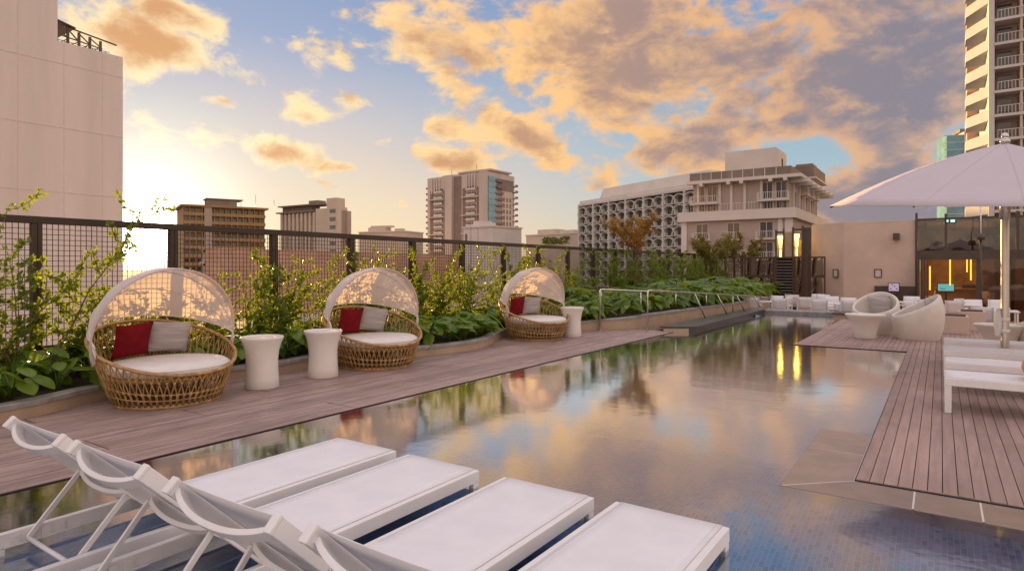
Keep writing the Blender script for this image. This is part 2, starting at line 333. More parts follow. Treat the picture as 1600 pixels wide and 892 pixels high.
# ------------------------------------------------------------------ mesh builder
class MB:
    def __init__(s): s.v = []; s.f = []; s.m = []; s.s = []
    def add(s, vs, fs, mi=0, smooth=False):
        o = len(s.v); s.v += [tuple(v) for v in vs]
        for f in fs: s.f.append(tuple(i+o for i in f)); s.m.append(mi); s.s.append(smooth)
        return s
    def box(s, x0, x1, y0, y1, z0, z1, mi=0):
        v = [(x0, y0, z0), (x1, y0, z0), (x1, y1, z0), (x0, y1, z0), (x0, y0, z1), (x1, y0, z1), (x1, y1, z1), (x0, y1, z1)]
        return s.add(v, [(0, 3, 2, 1), (4, 5, 6, 7), (0, 1, 5, 4), (1, 2, 6, 5), (2, 3, 7, 6), (3, 0, 4, 7)], mi)
    def bar(s, p0, p1, w, h, up=(0, 0, 1), mi=0):
        p0, p1 = Vector(p0), Vector(p1); t = (p1-p0).normalized(); u = Vector(up)
        sd = t.cross(u)
        if sd.length < 1e-4: sd = t.cross(Vector((1, 0, 0)))
        sd.normalize(); u = sd.cross(t).normalized()
        v = [p+sd*a*w/2+u*b*h/2 for p in (p0, p1) for a, b in ((-1, -1), (1, -1), (1, 1), (-1, 1))]
        return s.add(v, [(0, 3, 2, 1), (4, 5, 6, 7), (0, 1, 5, 4), (1, 2, 6, 5), (2, 3, 7, 6), (3, 0, 4, 7)], mi)
    def tube(s, pts, r, k=6, closed=False, mi=0, smooth=True):
        pts = [Vector(p) for p in pts]; L = len(pts); rs = r if isinstance(r, (list, tuple)) else [r]*L
        vs = []; prev = None
        for i, p in enumerate(pts):
            a = pts[(i-1) % L] if (closed or i > 0) else p; b = pts[(i+1) % L] if (closed or i < L-1) else p
            t = (b-a); t = t.normalized() if t.length > 1e-9 else Vector((0, 0, 1))
            if prev is None:
                u = t.orthogonal().normalized()
            else:
                u = prev-t*prev.dot(t); u = u.normalized() if u.length > 1e-6 else t.orthogonal().normalized()
            prev = u; w = t.cross(u)
            for j in range(k):
                th = 2*PI*j/k; vs.append(p+(u*math.cos(th)+w*math.sin(th))*rs[i])
        fs = []
        for i in range(L if closed else L-1):
            for j in range(k):
                a = i*k+j; b = i*k+(j+1) % k; c = ((i+1) % L)*k+(j+1) % k; e = ((i+1) % L)*k+j
                fs.append((a, b, c, e))
        if not closed: fs += [tuple(range(k-1, -1, -1)), tuple((L-1)*k+j for j in range(k))]
        return s.add(vs, fs, mi, smooth)
    def lathe(s, prof, k=28, c=(0, 0, 0), mi=0, smooth=True, sx=1.0, sy=1.0):
        vs = []; fs = []
        for r, z in prof:
            for j in range(k):
                th = 2*PI*j/k; vs.append((c[0]+r*sx*math.cos(th), c[1]+r*sy*math.sin(th), c[2]+z))
        for i in range(len(prof)-1):
            for j in range(k): fs.append((i*k+j, i*k+(j+1) % k, (i+1)*k+(j+1) % k, (i+1)*k+j))
        return s.add(vs, fs, mi, smooth)
    def grid(s, fn, nu, nv, mi=0, smooth=True, cu=False):
        vs = [fn(i/nu, j/nv) for i in range(nu if cu else nu+1) for j in range(nv+1)]
        fs = []
        for i in range(nu):
            for j in range(nv):
                a = i*(nv+1)+j; b = ((i+1) % nu if cu else i+1)*(nv+1)+j
                fs.append((a, b, b+1, a+1))
        return s.add(vs, fs, mi, smooth)
    def poly(s, pts, z0, z1, mi=0):
        k = len(pts); vs = [(x, y, z0) for x, y in pts]+[(x, y, z1) for x, y in pts]
        fs = [tuple(range(k-1, -1, -1)), tuple(range(k, 2*k))]+[(i, (i+1) % k, (i+1) % k+k, i+k) for i in range(k)]
        return s.add(vs, fs, mi)
    def mesh(s, name, mats, recalc=True):
        me = bpy.data.meshes.new(name); me.from_pydata(s.v, [], s.f)
        for m_ in (mats if isinstance(mats, (list, tuple)) else [mats]): me.materials.append(M[m_] if isinstance(m_, str) else m_)
        me.polygons.foreach_set('material_index', s.m); me.polygons.foreach_set('use_smooth', s.s)
        if recalc and len(s.f) < 60000:
            b = bmesh.new(); b.from_mesh(me); bmesh.ops.recalc_face_normals(b, faces=b.faces); b.to_mesh(me); b.free()
        me.update(); return me

KIDS = {}
def link(name, me, parent=None, loc=None, rz=None, rot=None):
    o = bpy.data.objects.new(name, me); COL.objects.link(o)
    if parent: o.parent = parent; KIDS.setdefault(parent.name, []).append(o)
    if loc: o.location = loc
    if rz is not None: o.rotation_euler = (0, 0, rz)
    if rot: o.rotation_euler = rot
    return o
def obj(name, mb, mats, parent=None, loc=None, rz=None, bevel=0, kind=None, solid=0, recalc=True):
    o = link(name, mb.mesh(name, mats, recalc), parent, loc, rz)
    if solid:
        md = o.modifiers.new('thickness', 'SOLIDIFY'); md.thickness = solid; md.offset = 0
    if bevel:
        md = o.modifiers.new('bevel', 'BEVEL'); md.width = bevel; md.segments = 2; md.limit_method = 'ANGLE'
    if kind: o['kind'] = kind
    return o
def tag(o, label, cat, group=None):
    o['label'] = label; o['category'] = cat
    if group: o['group'] = group
    return o
def thing(name, label, cat, loc=(0, 0, 0), rz=0, group=None):
    o = bpy.data.objects.new(name, None); COL.objects.link(o); o.empty_display_size = 0.2
    o.location = loc; o.rotation_euler = (0, 0, rz)
    return tag(o, label, cat, group)
def struct(o): o['kind'] = 'structure'; return o
def dup(root, loc, rz=0, label=None, group=None):
    def cp(o, par):
        c = o.copy(); COL.objects.link(c)
        if par: c.parent = par; KIDS.setdefault(par.name, []).append(c)
        for ch in KIDS.get(o.name, []): cp(ch, c)
        return c
    c = cp(root, None); c.location = loc; c.rotation_euler = (0, 0, rz)
    if label: c['label'] = label
    if group: c['group'] = group
    return c

# ================================================================== SETTING
GZ = -16.0
g = MB(); g.add([(-4000, -4000, GZ), (4000, -4000, GZ), (4000, 4000, GZ), (-4000, 4000, GZ)], [(0, 1, 2, 3)])
struct(obj('ground', g, 'ground'))
# the roof slab that carries pool, decks and planter
g = MB(); g.box(-9.25, 9, -6, 42, GZ, -1.75)
struct(obj('roof_slab', g, 'conc'))

# ---- pool
WZ = -0.012
g = MB()
def sstep(x): x = max(0, min(1, x)); return x*x*(3-2*x)
def floor_z(x, y):
    D = -0.26 if y < 4.3 else max(-1.06, -0.26-0.2*(y-4.3))
    dd = math.hypot(max(0, -0.93-x), max(0, 4.64-y))
    return -0.081+(D+0.081)*sstep(dd/1.35)
g.grid(lambda u, v: (-5.6+12.1*u, -3+17*v, floor_z(-5.6+12.1*u, -3+17*v)), 60, 68)
g.add([(-5.6, 14.0, -1.06), (-2.0, 14.0, -1.06), (-2.0, 22.2, -1.06), (-5.6, 22.2, -1.06)], [(0, 1, 2, 3)])
pool = struct(obj('pool_floor', g, 'tile'))
g = MB()                     # tiled sides of the basin, under the deck edges
g.box(-5.5, -5.20, -3, 14.3, -1.3, -0.05); g.box(-0.44, 6.5, 5.12, 13.16, -1.3, -0.11); g.box(-2.32, 0, 13.16, 22.0, -1.3, -0.10)
struct(obj('pool_wall', g, 'tile'))
g = MB()
for x0, x1, y0, y1 in ((-5.20, 6.5, -3, 5.12), (-5.20, -0.44, 5.12, 13.16), (-5.20, -2.32, 13.16, 22.0)):
    g.add([(x0, y0, WZ), (x1, y0, WZ), (x1, y1, WZ), (x0, y1, WZ)], [(0, 1, 2, 3)])
struct(obj('water', g, 'water', recalc=False))
# wide stone slabs laid as a ledge just under the water round the right-hand deck
sm = {}
def slab(x0, x1, y0, y1, z=-0.0085):
    g = MB(); cx, cy = (x0+x1)/2, (y0+y1)/2
    g.box(x0-cx+.005, x1-cx-.005, y0-cy+.005, y1-cy-.005, -0.03, 0)
    obj('edge_slab', g, 'slab', pool, (cx, cy, z), bevel=0.003)
yy = 5.77
while yy < 13.0:
    slab(-0.93, -0.508, yy, min(yy+0.72, 13.2), -0.0085 if yy < 6 else -0.034); yy += 0.72
xx = -0.145
for k in range(8):
    slab(xx, xx+0.355, 4.64, 5.033); xx += 0.355
for pts in ([(-.915, 4.645), (-.15, 4.645), (-.15, 5.028), (-.515, 5.028)], [(-.925, 4.655), (-.513, 5.042), (-.513, 5.765), (-.925, 5.765)]):
    g = MB(); g.poly(pts, -.0385, -.0085); obj('edge_slab', g, 'slab', pool, bevel=0.003)
g = MB(); g.box(-0.915, -0.48, 4.66, 6.49, -0.30, -0.0105); g.box(-0.915, -0.48, 6.491, 13.18, -0.30, -0.040); g.box(-0.479, 6.5, 4.665, 5.034, -0.30, -0.0106); obj('slab_bed', g, 'pale_wall', pool)

# ---- timber decks, board by board
PITCH, GAP = 0.085, 0.0055
unit = {}
def board(parent, x, y0, y1, mat, top=0.0, w=PITCH-GAP):
    L = round(y1-y0, 2)
    key = (mat, L, w)
    if key not in unit:
        b = MB(); b.box(-w/2, w/2, -L/2+.007, L/2-.007, -0.025, 0)
        unit[key] = b.mesh('deck_board', mat)
    link('deck_board', unit[key], parent, (x, (y0+y1)/2, top+random.uniform(-.0012, .0012)))
g = MB(); g.box(-8.2, -5.175, -3, 14.4, -0.12, -0.045)
deckL = struct(obj('left_deck', g, 'dark'))
g = MB(); g.box(-0.475, 5.6, 5.075, 13.2, -0.095, -0.045); g.box(-2.375, 5.6, 13.265, 20.6, -0.096, -0.046)
deckR = struct(obj('right_deck', g, 'dark'))
x = -5.16-PITCH/2; i = 0
while x > -8.0:
    ph = (i//6) % 3
    cuts = [-3.0]+[c for c in ([0.9, 4.6, 8.3, 12.0], [2.4, 6.1, 9.8], [3.5, 7.2, 10.9])[ph]]+[14.35 if x > -6.3 else 13.9]
    for a, b in zip(cuts, cuts[1:]): board(deckL, x, a, b, 'wood_left')
    x -= PITCH; i += 1
# right deck: long boards along the pool, a cross board at the notch edge
x = -0.5+PITCH/2; i = 0
while x < 5.0:
    cuts = [5.05, 5.05+random.choice((5.2, 6.4, 7.6, 8.8)), 20.5] if i % 2 else [5.05, 20.5]
    if i % 4 == 3: cuts = [5.05, 9.2, 15.1, 20.5]
    for a, b in zip(cuts, cuts[1:]): board(deckR, x, a, b, 'wood')
    x += PITCH; i += 1
x = -0.5-PITCH/2
while x > -2.4:
    board(deckR, x, 13.24, 20.5, 'wood'); x -= PITCH
g = MB(); g.box(-0.505, -0.4985, 5.04, 13.24, -0.10, -0.003); g.box(-0.505, 5.0, 5.036, 5.046, -0.10, -0.003); g.box(-2.412, -0.5, 13.226, 13.236, -0.10, -0.003)
obj('edge_trim', g, 'dark', deckR)
g = MB(); g.box(-5.163, -5.155, -3, 14.3, -0.10, -0.004); obj('edge_trim', g, 'dark', deckL)

# ---- the raised spa at the far end: black coping on the left, ledge at the far end and on the right
spa = thing('spa_surround', 'black stone coping and tiled wall round the raised far end of the pool', 'spa', (-4.9, 14.3, 0))
def under(root, name, mb, mats, **kw):
    lx, ly, lz = root.location
    mb.v = [(a-lx, b-ly, c-lz) for a, b, c in mb.v]
    return obj(name, mb, mats, root, **kw)
g = MB(); g.poly([(-5.42, 14.05), (-4.72, 14.55), (-4.80, 21.9), (-5.35, 21.9), (-5.42, 14.6)], 0.085, 0.125)
under(spa, 'coping', g, 'blackstone', bevel=.004)
g = MB(); g.poly([(-5.36, 14.12), (-4.80, 14.52), (-4.84, 21.9), (-5.3, 21.9)], -1.0, 0.084)
under(spa, 'wall', g, 'blackstone')
g = MB(); g.poly([(-5.34, 14.08), (-4.86, 14.42), (-4.88, 14.44), (-5.36, 14.11)], -0.02, 0.075)
under(spa, 'front_panel', g, 'plaster_tan')
g = MB(); g.box(-4.80, -2.33, 13.93, 13.99, -1.0, -0.030); under(spa, 'overflow_lip', g, 'pale_wall')
g = MB(); g.box(-5.3, 0.5, 21.95, 22.35, -1.2, 0.05); g.box(-5.3, 0.5, 21.90, 22.40, 0.052, 0.10)
le = thing('pool_end_ledge', 'low stone ledge closing the far end of the pool in front of the dining chairs', 'ledge', (-2.5, 22.1, 0)); under(le, 'ledge', g, 'stone')
lw = thing('corner_block', 'low black topped block at the pool corner beside the right-hand deck', 'block', (-2.0, 20.9, 0))
g = MB(); g.box(-2.6, -1.2, 20.65, 21.5, -0.5, 0.12); under(lw, 'wall', g, 'plaster_tan')
g = MB(); g.box(-2.66, -1.14, 20.6, 21.55, 0.121, 0.17); under(lw, 'coping', g, 'blackstone', bevel=.004)
g = MB()
for k in range(7):
    a = random.uniform(-.12, .12); g.tube([(-4.79, 20.3+a, .0), (-4.70, 20.3+a, .0), (-4.62, 20.3+a*1.2, -.03)], .02, 6)
sp = thing('water_spout', 'small white water spout pouring from the black spa wall', 'spout', (-4.75, 20.3, 0)); under(sp, 'stream', g, 'water')

# ---- dining terrace, sunk behind the ledge, and its pavilion floor
TZ = -0.45
g = MB(); g.box(-6.9, 9, 22.4, 41, -1.0, TZ); g.box(-0.0, 9, 20.55, 22.4, -1.0, TZ+.004)
struct(obj('terrace_floor', g, 'terra'))

# ---- planter
cp = [(-7.2, -5), (-7.25, -3), (-7.3, 0), (-7.38, 1.5), (-7.5, 2.4), (-7.8, 3.1), (-7.97, 3.8), (-7.9, 4.6), (-7.72, 5.4), (-7.85, 6.2), (-7.84, 6.9), (-7.47, 7.5), (-7.16, 8.1), (-7.06, 8.8),
      (-7.15, 9.6), (-7.5, 10.4), (-7.78, 11.1), (-7.75, 11.8), (-7.45, 12.6), (-6.85, 13.5), (-6.15, 14.4), (-5.95, 16), (-5.75, 19), (-5.6, 22), (-5.6, 26), (-5.7, 29)]
def catmull(p, k=5):
    o = []
    for i in range(1, len(p)-2):
        a, b, c, e = [Vector(q) for q in p[i-1:i+3]]
        for j in range(k):
            t = j/k; o.append(0.5*((2*b)+(c-a)*t+(2*a-5*b+4*c-e)*t*t+(3*b-a-3*c+e)*t**3))
    o.append(Vector(p[-2])); return o
CURB = catmull(cp)
def curb_h(y): return 0.17 if y < 12.5 else min(0.34, 0.17+(y-12.5)*0.075)
def curb_x(y):
    return min(((abs(p.y-y), p.x) for p in CURB))[1]
def sweep(prof):          # prof: list of (inset, z) with z a function of y
    g = MB(); k = len(prof); vs = []
    for i, p in enumerate(CURB):
        t = (CURB[min(i+1, len(CURB)-1)]-CURB[max(i-1, 0)]).normalized(); nrm = Vector((-t.y, t.x))
        for ins, zf in prof:
            q = p+nrm*ins; vs.append((q.x, q.y, zf(p.y)))
    fs = [(i*k+j, i*k+(j+1) % k, (i+1)*k+(j+1) % k, (i+1)*k+j) for i in range(len(CURB)-1) for j in range(k)]
    fs += [tuple(range(k)), tuple((len(CURB)-1)*k+j for j in range(k))]
    g.add(vs, fs, 0, False); return g
pl = thing('planter_wall', 'low curving tan planter wall with a grey stone coping along the left deck', 'planter wall', (-7.3, 8, 0))
under(pl, 'wall', sweep([(0.0, lambda y: -0.1), (0.0, lambda y: curb_h(y)-.05), (.10, lambda y: curb_h(y)-.05), (.10, lambda y: -0.1)]), 'plaster_tan')
under(pl, 'coping', sweep([(-.02, lambda y: curb_h(y)-.05), (-.025, lambda y: curb_h(y)-.005), (-.01, lambda y: curb_h(y)+.005), (.13, lambda y: curb_h(y)+.005), (.13, lambda y: curb_h(y)-.05)]), 'stone')
g = MB(); vs = []; fs = []
for i, p in enumerate(CURB):
    h = curb_h(p.y)-.04
    vs += [(p.x-.09, p.y, h), ((p.x-8.95)/2, p.y, h+.04), (-8.95, p.y, h+.08)]
for i in range(len(CURB)-1):
    for j in range(2): fs.append((i*3+j, i*3+j+1, (i+1)*3+j+1, (i+1)*3+j))
g.add(vs, fs, 0, True); struct(obj('planter_soil', g, 'soil'))

# ---- knee wall and mesh fence
XF = -9.0
g = MB(); kw = thing('knee_wall', 'low plastered wall under the bronze mesh fence with pale coping', 'wall', (XF, 15, 0))
g.box(-9.2, -8.95, -5, 38.4, GZ, 0.40); under(kw, 'wall', g, 'plaster_tan')
g = MB(); g.box(-9.24, -8.91, -5, 38.4, 0.402, 0.44); under(kw, 'coping', g, 'pale_wall', bevel=.004)
fe = thing('mesh_fence', 'bronze steel fence of square mesh panels between posts behind the planter', 'fence', (XF, 15, 0.44))
g = MB(); g.box(-9.055, -8.945, -5, 38.4, 2.03, 2.115); under(fe, 'top_rail', g, 'fence', bevel=.004)
g = MB(); g.box(-9.04, -8.96, -5, 38.4, 0.47, 0.55); under(fe, 'bottom_rail', g, 'fence', bevel=.004)
pm = MB(); pm.box(-.055, .055, -.05, -.004, 0, 1.588); pm.box(-.055, .055, .004, .05, 0, 1.588); pm.box(-.045, .045, -.0045, .0045, 0, 1.588)
pm = pm.mesh('post', 'fence')
wm = MB(); BW, Z0, Z1 = 1.53, 0.11, 1.59
nv_, nh_ = 25, 23
for i in range(nv_+1):
    y = -BW/2+BW*i/nv_; wm.add([(-.0035, y-.0036, Z0), (-.0035, y+.0036, Z0), (.0035, y+.0036, Z0), (.0035, y-.0036, Z0), (-.0035, y-.0036, Z1), (-.0035, y+.0036, Z1), (.0035, y+.0036, Z1), (.0035, y-.0036, Z1)],
                               [(0, 1, 5, 4), (1, 2, 6, 5), (2, 3, 7, 6), (3, 0, 4, 7)])
for i in range(nh_+1):
    z = Z0+(Z1-Z0)*i/nh_; wm.add([(.003, -BW/2, z-.0036), (.010, -BW/2, z-.0036), (.010, -BW/2, z+.0036), (.003, -BW/2, z+.0036), (.003, BW/2, z-.0036), (.010, BW/2, z-.0036), (.010, BW/2, z+.0036), (.003, BW/2, z+.0036)],
                                [(0, 1, 5, 4), (1, 2, 6, 5), (2, 3, 7, 6), (3, 0, 4, 7)])
wm = wm.mesh('mesh_panel', 'wire')
for k in range(-5, 22):
    y = 3.0+1.63*k
    link('post', pm, fe, (0, y-15, 0))
    o = link('mesh_panel', wm, fe, (0, y+.815-15, 0)); o['kind'] = 'stuff'

def PX(px, Y):           # world X of photo column px at distance Y along the pool
    t = (px-800)/F
    return Y*(0.8255*t-0.5644)/(0.5644*t+0.8255)
def PZ(px, py, Y):       # world height of a photo pixel at distance Y
    t = (px-800)/F
    return 1.5+(418-py)/F*Y/(0.5644*t+0.8255)

# ================================================================== FURNITURE
# ---- canopy daybeds
def d_r(z): return 0.53+0.25*min(1.0, max(0, z)/0.72)**0.85
def d_rim(th): return 0.36+0.50*((1-math.cos(th))/2)**1.15
def d_pt(th, z): r = d_r(z); return (r*math.cos(th), r*math.sin(th), z)
def pillow_mb(w=.44, h=.42, th=.13):
    g = MB(); n_ = 10
    def side(sg):
        def fn(u, v):
            a, b = 2*u-1, 2*v-1
            k = 1-.07*(1-abs(b)**2)*abs(a)**3; k2 = 1-.07*(1-abs(a)**2)*abs(b)**3
            th_ = th/2*max(0, (1-abs(a)**2.6)*(1-abs(b)**2.6))**.5
            return (a*w/2*k, sg*th_, b*h/2*k2)
        return fn
    g.grid(side(1), n_, n_); g.grid(side(-1), n_, n_)
    return g
PILR = pillow_mb().mesh('red_pillow', 'red'); PILG = pillow_mb(.46, .40, .12).mesh('grey_pillow', 'greycloth')
PILB = pillow_mb(.48, .44, .14).mesh('grey_pillow', 'greycloth')
def daybed(label, loc, rz):
    t = thing('canopy_daybed', label, 'daybed', loc, rz, 'wicker daybeds with fabric canopies')
    w = MB(); NS = 58
    for k in range(NS):
        th = 2*PI*k/NS; dth = 2*PI/NS
        for sg in (-1, 1):
            pts = []
            for j in range(7):
                f = j/6; off = sg*(0.09 if f < .35 else 0.09+0.95*((f-.35)/.65)**1.2)*dth
                z = 0.03+(d_rim(th+off)-0.03)*f; pts.append(d_pt(th+off, z))
            w.tube(pts, .0072, 4)
        z = .03+(d_rim(th)-.03)*.36; c = Vector(d_pt(th, z)); rad = Vector((math.cos(th), math.sin(th), 0)); tn = Vector((-rad.y, rad.x, 0))
        w.bar(c-tn*.014, c+tn*.014, .022, .03)
        th2 = th+dth/2; z = .03+(d_rim(th2)-.03)*.74; c = Vector(d_pt(th2, z)); rad = Vector((math.cos(th2), math.sin(th2), 0)); tn = Vector((-rad.y, rad.x, 0))
        w.bar(c-tn*.010, c+tn*.010, .020, .022)
    obj('wicker_weave', w, 'wicker', t, kind='stuff')
    r = MB()
    for f in (.18, .36):
        r.tube([d_pt(2*PI*j/48, .03+(d_rim(2*PI*j/48)-.03)*f) for j in range(48)], .008, 5, True)
    obj('hoop', r, 'wicker', t)
    r = MB(); r.tube([d_pt(2*PI*j/64, d_rim(2*PI*j/64)) for j in range(64)], .020, 8, True); obj('rim', r, 'wicker', t)
    r = MB(); r.lathe([(.50, 0), (.545, 0), (.55, .02), (.54, .045), (.50, .045)], 40); obj('base_ring', r, 'wicker', t)
    s_ = MB(); s_.lathe([(0, .28), (.60, .28), (.62, .325), (0, .325)], 36); obj('seat_platform', s_, 'wicker', t)
    c = MB(); c.lathe([(0, .33), (.56, .33), (.605, .35), (.625, .385), (.615, .425), (.57, .452), (.40, .468), (0, .475)], 40, (.03, 0, 0)); cu = obj('seat_cushion', c, 'cushion', t)
    pp = MB(); pp.tube([(.03+.622*math.cos(2*PI*j/48), .622*math.sin(2*PI*j/48), .41) for j in range(48)], .007, 5, True); obj('piping', pp, 'cushion', cu)
    # hood
    A0, A1 = R(13), R(-74)
    def arc(al, ph, sag=0.0):
        f = (A0-al)/(A0-A1); b = .785-.03*f; a = .79-.01*f
        ph = PI/2+(ph-PI/2)*(1-.18*f)
        h = b*math.sin(ph)*(1-sag); y = -a*math.cos(ph)*(1-sag)
        if h < 0: h *= 1.0
        return (h*math.sin(al), y, .715+h*math.cos(al))
    P0, P1 = R(-19), R(199)
    h = MB()
    def fn(u, v):
        al = A0+(A1-A0)*v; seg = (v*3) % 1.0
        return arc(al, P0+(P1-P0)*u, .018*math.sin(PI*seg)+.004*math.sin(37*u)*math.sin(PI*seg))
    h.grid(fn, 40, 18); ho = obj('hood', h, 'hood', t)
    hm = MB(); hm.tube([arc(A0, P0+(P1-P0)*j/40) for j in range(41)], .011, 6); obj('hem', hm, 'hood', ho)
    # the doubled band of cloth behind the front hem
    hb = MB(); hb.grid(lambda u, v: tuple(Vector(arc(A0+(A1-A0)*.16*v, P0+(P1-P0)*u, .0))*1.0+Vector((0, 0, .004))), 40, 2); obj('front_band', hb, 'hood', ho)
    for al in (A0+(A1-A0)/3, A0+(A1-A0)*2/3, A1):
        rb = MB(); rb.tube([arc(al, P0+(P1-P0)*j/32, .010) for j in range(33)], .0075, 6); obj('rib', rb, 'cushion', t)
    return t
c_, s_ = math.cos, math.sin
BEDS = [(-7.25, 3.68, 0), (-7.18, 6.78, -11), (-7.08, 11.26, -18)]
bl = ['round wicker daybed with white fabric canopy in the low sun, largest of the three', 'round wicker daybed with white canopy between the cream side table pair and the third daybed', 'round wicker daybed with white canopy close to the steel handrails, smallest of the three']
b0 = daybed(bl[0], (BEDS[0][0], BEDS[0][1], 0), R(BEDS[0][2]))
for i in (1, 2): dup(b0, (BEDS[i][0], BEDS[i][1], 0), R(BEDS[i][2]), bl[i])
for i, (bx, by, a) in enumerate(BEDS):
    a = R(a)
    wh = ['in the largest daybed in the low sun', 'in the middle daybed beside a cream table', 'in the far daybed near the handrails'][i]
    for me, yy, col, grp in ((PILR, -.20, 'dark red', 'red pillows on the daybeds'), (PILG, .235, 'grey striped', 'grey pillows on the daybeds')):
        lx = -.40 if me is PILR else -.43
        o = link(me.name.split('.')[0], me, None, (bx+lx*c_(a)-yy*s_(a), by+lx*s_(a)+yy*c_(a), .468+.20))
        o.rotation_euler = (R(-20+(i*5) % 7), R((3 if me is PILR else -4)+(0, -5, 4)[i]), a+PI/2*1.0+(R(188) if me is PILR else R(172)))
        tag(o, f'{col} square pillow leaning {wh}', 'pillow', grp)

# ---- cream waisted side tables
def side_table(label, loc):
    t = thing('side_table', label, 'side table', loc, 0, 'cream waisted side tables by the daybeds')
    g = MB(); g.lathe([(0, 0.0), (.195, 0), (.203, .01), (.198, .12), (.190, .25), (.190, .36), (.203, .47), (.228, .56), (.252, .61), (.258, .632), (.252, .640), (.238, .6405)], 36)
    obj('pedestal', g, 'table', t)
    g = MB(); g.lathe([(.2375, .6405), (.234, .634), (0, .634)], 36); obj('table_top', g, 'table', t)
    return t
st = side_table('cream waisted side table touching the largest daybed', (-7.02, 4.72, 0))
dup(st, (-7.02, 5.66, 0), 0, 'cream waisted side table standing in front of the middle daybed')
dup(st, (-6.62, 12.0, 0), 0, 'cream waisted side table beside the far daybed near the handrails')

# ---- sling loungers
def lounger(label, loc, rz, grp):
    t = thing('sun_lounger', label, 'sun lounger', loc, rz, grp)
    w, zt, Ln, hy, bl_ = .335, .36, 2.5, -1.63, .82
    for sg in (-1, 1):
        g = MB(); g.box(sg*w-.04 if sg > 0 else -w, sg*w if sg > 0 else -w+.04, -Ln, 0, zt-.078, zt); obj('side_rail', g, 'white_metal', t, bevel=.004)
    for y0, nm in ((-.042, 'foot_rail'), (-Ln+.002, 'head_rail')):
        g = MB(); g.box(-w+.041, w-.041, y0, y0+.040, zt-.077, zt-.004); obj(nm, g, 'white_metal', t, bevel=.003)
    for sx in (-1, 1):
        for y0 in (-.062, -Ln+.2):
            g = MB(); x0 = sx*w-.045 if sx > 0 else -w; g.box(x0+.002, x0+.043, y0, y0+.06, 0, zt-.079); obj('leg', g, 'white_metal', t, bevel=.004)
    g = MB(); g.grid(lambda u, v: (-.297+.594*u, -.004+(hy+.01)*v, zt+.003-.010*math.sin(PI*u)*min(1, 6*v*(1-v)+.1)), 8, 12)
    obj('seat_sling', g, 'sling', t, solid=.004)
    sling_ = KIDS[t.name][-1]
    for sx in (-1, 1):
        q = MB(); q.tube([(sx*.272, -.006, zt+.004), (sx*.272, hy*.3, zt+.0015), (sx*.272, hy*.7, zt+.0015), (sx*.272, hy+.02, zt+.004)], .0035, 5); obj('seam', q, 'sling', sling_)
    ca, sa = math.cos(R(45)), math.sin(R(45))
    def B(x, s__, o=0.0): return Vector((x, hy-ca*s__-sa*o*-1*0, zt-.005+sa*s__)) + Vector((0, sa, ca))*o
    for sg in (-1, 1):
        g = MB(); g.bar(B(sg*(w-.02), 0, 0), B(sg*(w-.02), bl_, 0), .034, .062, (0, sa, ca)); o = obj('back_rail', g, 'white_metal', t, bevel=.003)
        g = MB(); g.bar(B(sg*(w-.02), bl_+.0005, 0), B(sg*(w-.02), bl_+.018, 0), .038, .066, (0, sa, ca)); obj('end_cap', g, 'white_metal', o, bevel=.004)
        for q in (.36, .52):
            g = MB(); c = B(sg*(w-.002), q, -.012); g.tube([c, c+Vector((sg*.006, 0, 0))], .007, 8); obj('bolt', g, 'steel', o)
    g = MB(); g.grid(lambda u, v: tuple(B(-.29+.58*u, .02+(bl_-.02)*v, .026-.004*math.sin(PI*u))), 8, 6); obj('back_sling', g, 'sling', t, solid=.004)
    def hoop(sc, depth, wd):
        g = MB(); pts = []
        for j in range(17):
            u = -1+2*j/16; off = -depth*(1-abs(u)**2.2)**.85 if abs(u) < 1 else 0
            pts.append((u*(w-.035), off))
        vs = []
        for j, (x, o_) in enumerate(pts):
            a = pts[max(j-1, 0)]; b = pts[min(j+1, 16)]; tx, to = b[0]-a[0], b[1]-a[1]; l = math.hypot(tx, to); nx, no = -to/l, tx/l
            for ds_, dn in ((-wd/2, -.011), (wd/2, -.011), (wd/2, .011), (-wd/2, .011)):
                vs.append(B(x+nx*dn, sc+ds_, o_+no*dn))
        fs = [(j*4+k, j*4+(k+1) % 4, (j+1)*4+(k+1) % 4, (j+1)*4+k) for j in range(16) for k in range(4)]+[(0, 1, 2, 3), (64, 65, 66, 67)]
        g.add(vs, fs, 0, False); return g
    obj('head_hoop', hoop(bl_-.040, .070, .055), 'white_metal', t, bevel=.003)
    obj('back_hoop', hoop(.34, .055, .045), 'white_metal', t, bevel=.003)
    for sg in (-1, 1):
        g = MB(); g.bar(B(sg*(w-.045), .36, -.01), (sg*(w-.055), -2.145, zt-.05), .016, .026, (0, 0, 1)); obj('strut', g, 'white_metal', t, bevel=.002)
        g = MB()
        for k in range(4): g.box(sg*(w-.048)-.004, sg*(w-.048)+.004, -2.22+.07*k, -2.18+.07*k, zt-.062, zt-.02)
        g.box(sg*(w-.048)-.005, sg*(w-.048)+.005, -2.25, -1.9, zt-.074, zt-.0625)
        obj('ratchet', g, 'white_metal', t)
    g = MB(); g.tube([(-(w-.055), -2.145, zt-.05), (w-.055, -2.145, zt-.05)], .012, 8); obj('strut_bar', g, 'white_metal', t)
    return t
LX = [-3.77, -2.97, -2.08, -1.275]
ll = ['white sling lounger in the shallow water, furthest from the camera, nearest the left deck', 'white sling lounger in the shallow water, second from the left deck', 'white sling lounger in the shallow water, third from the left deck', 'white sling lounger in the shallow water, nearest the right deck']
l0 = lounger(ll[0], (LX[0], 3.46, -.26), 0, 'white loungers standing in the shallow pool')
for i in (1, 2, 3): dup(l0, (LX[i], 3.46+random.uniform(-.02, .02), -.26), R(random.uniform(-.5, .5)), ll[i])
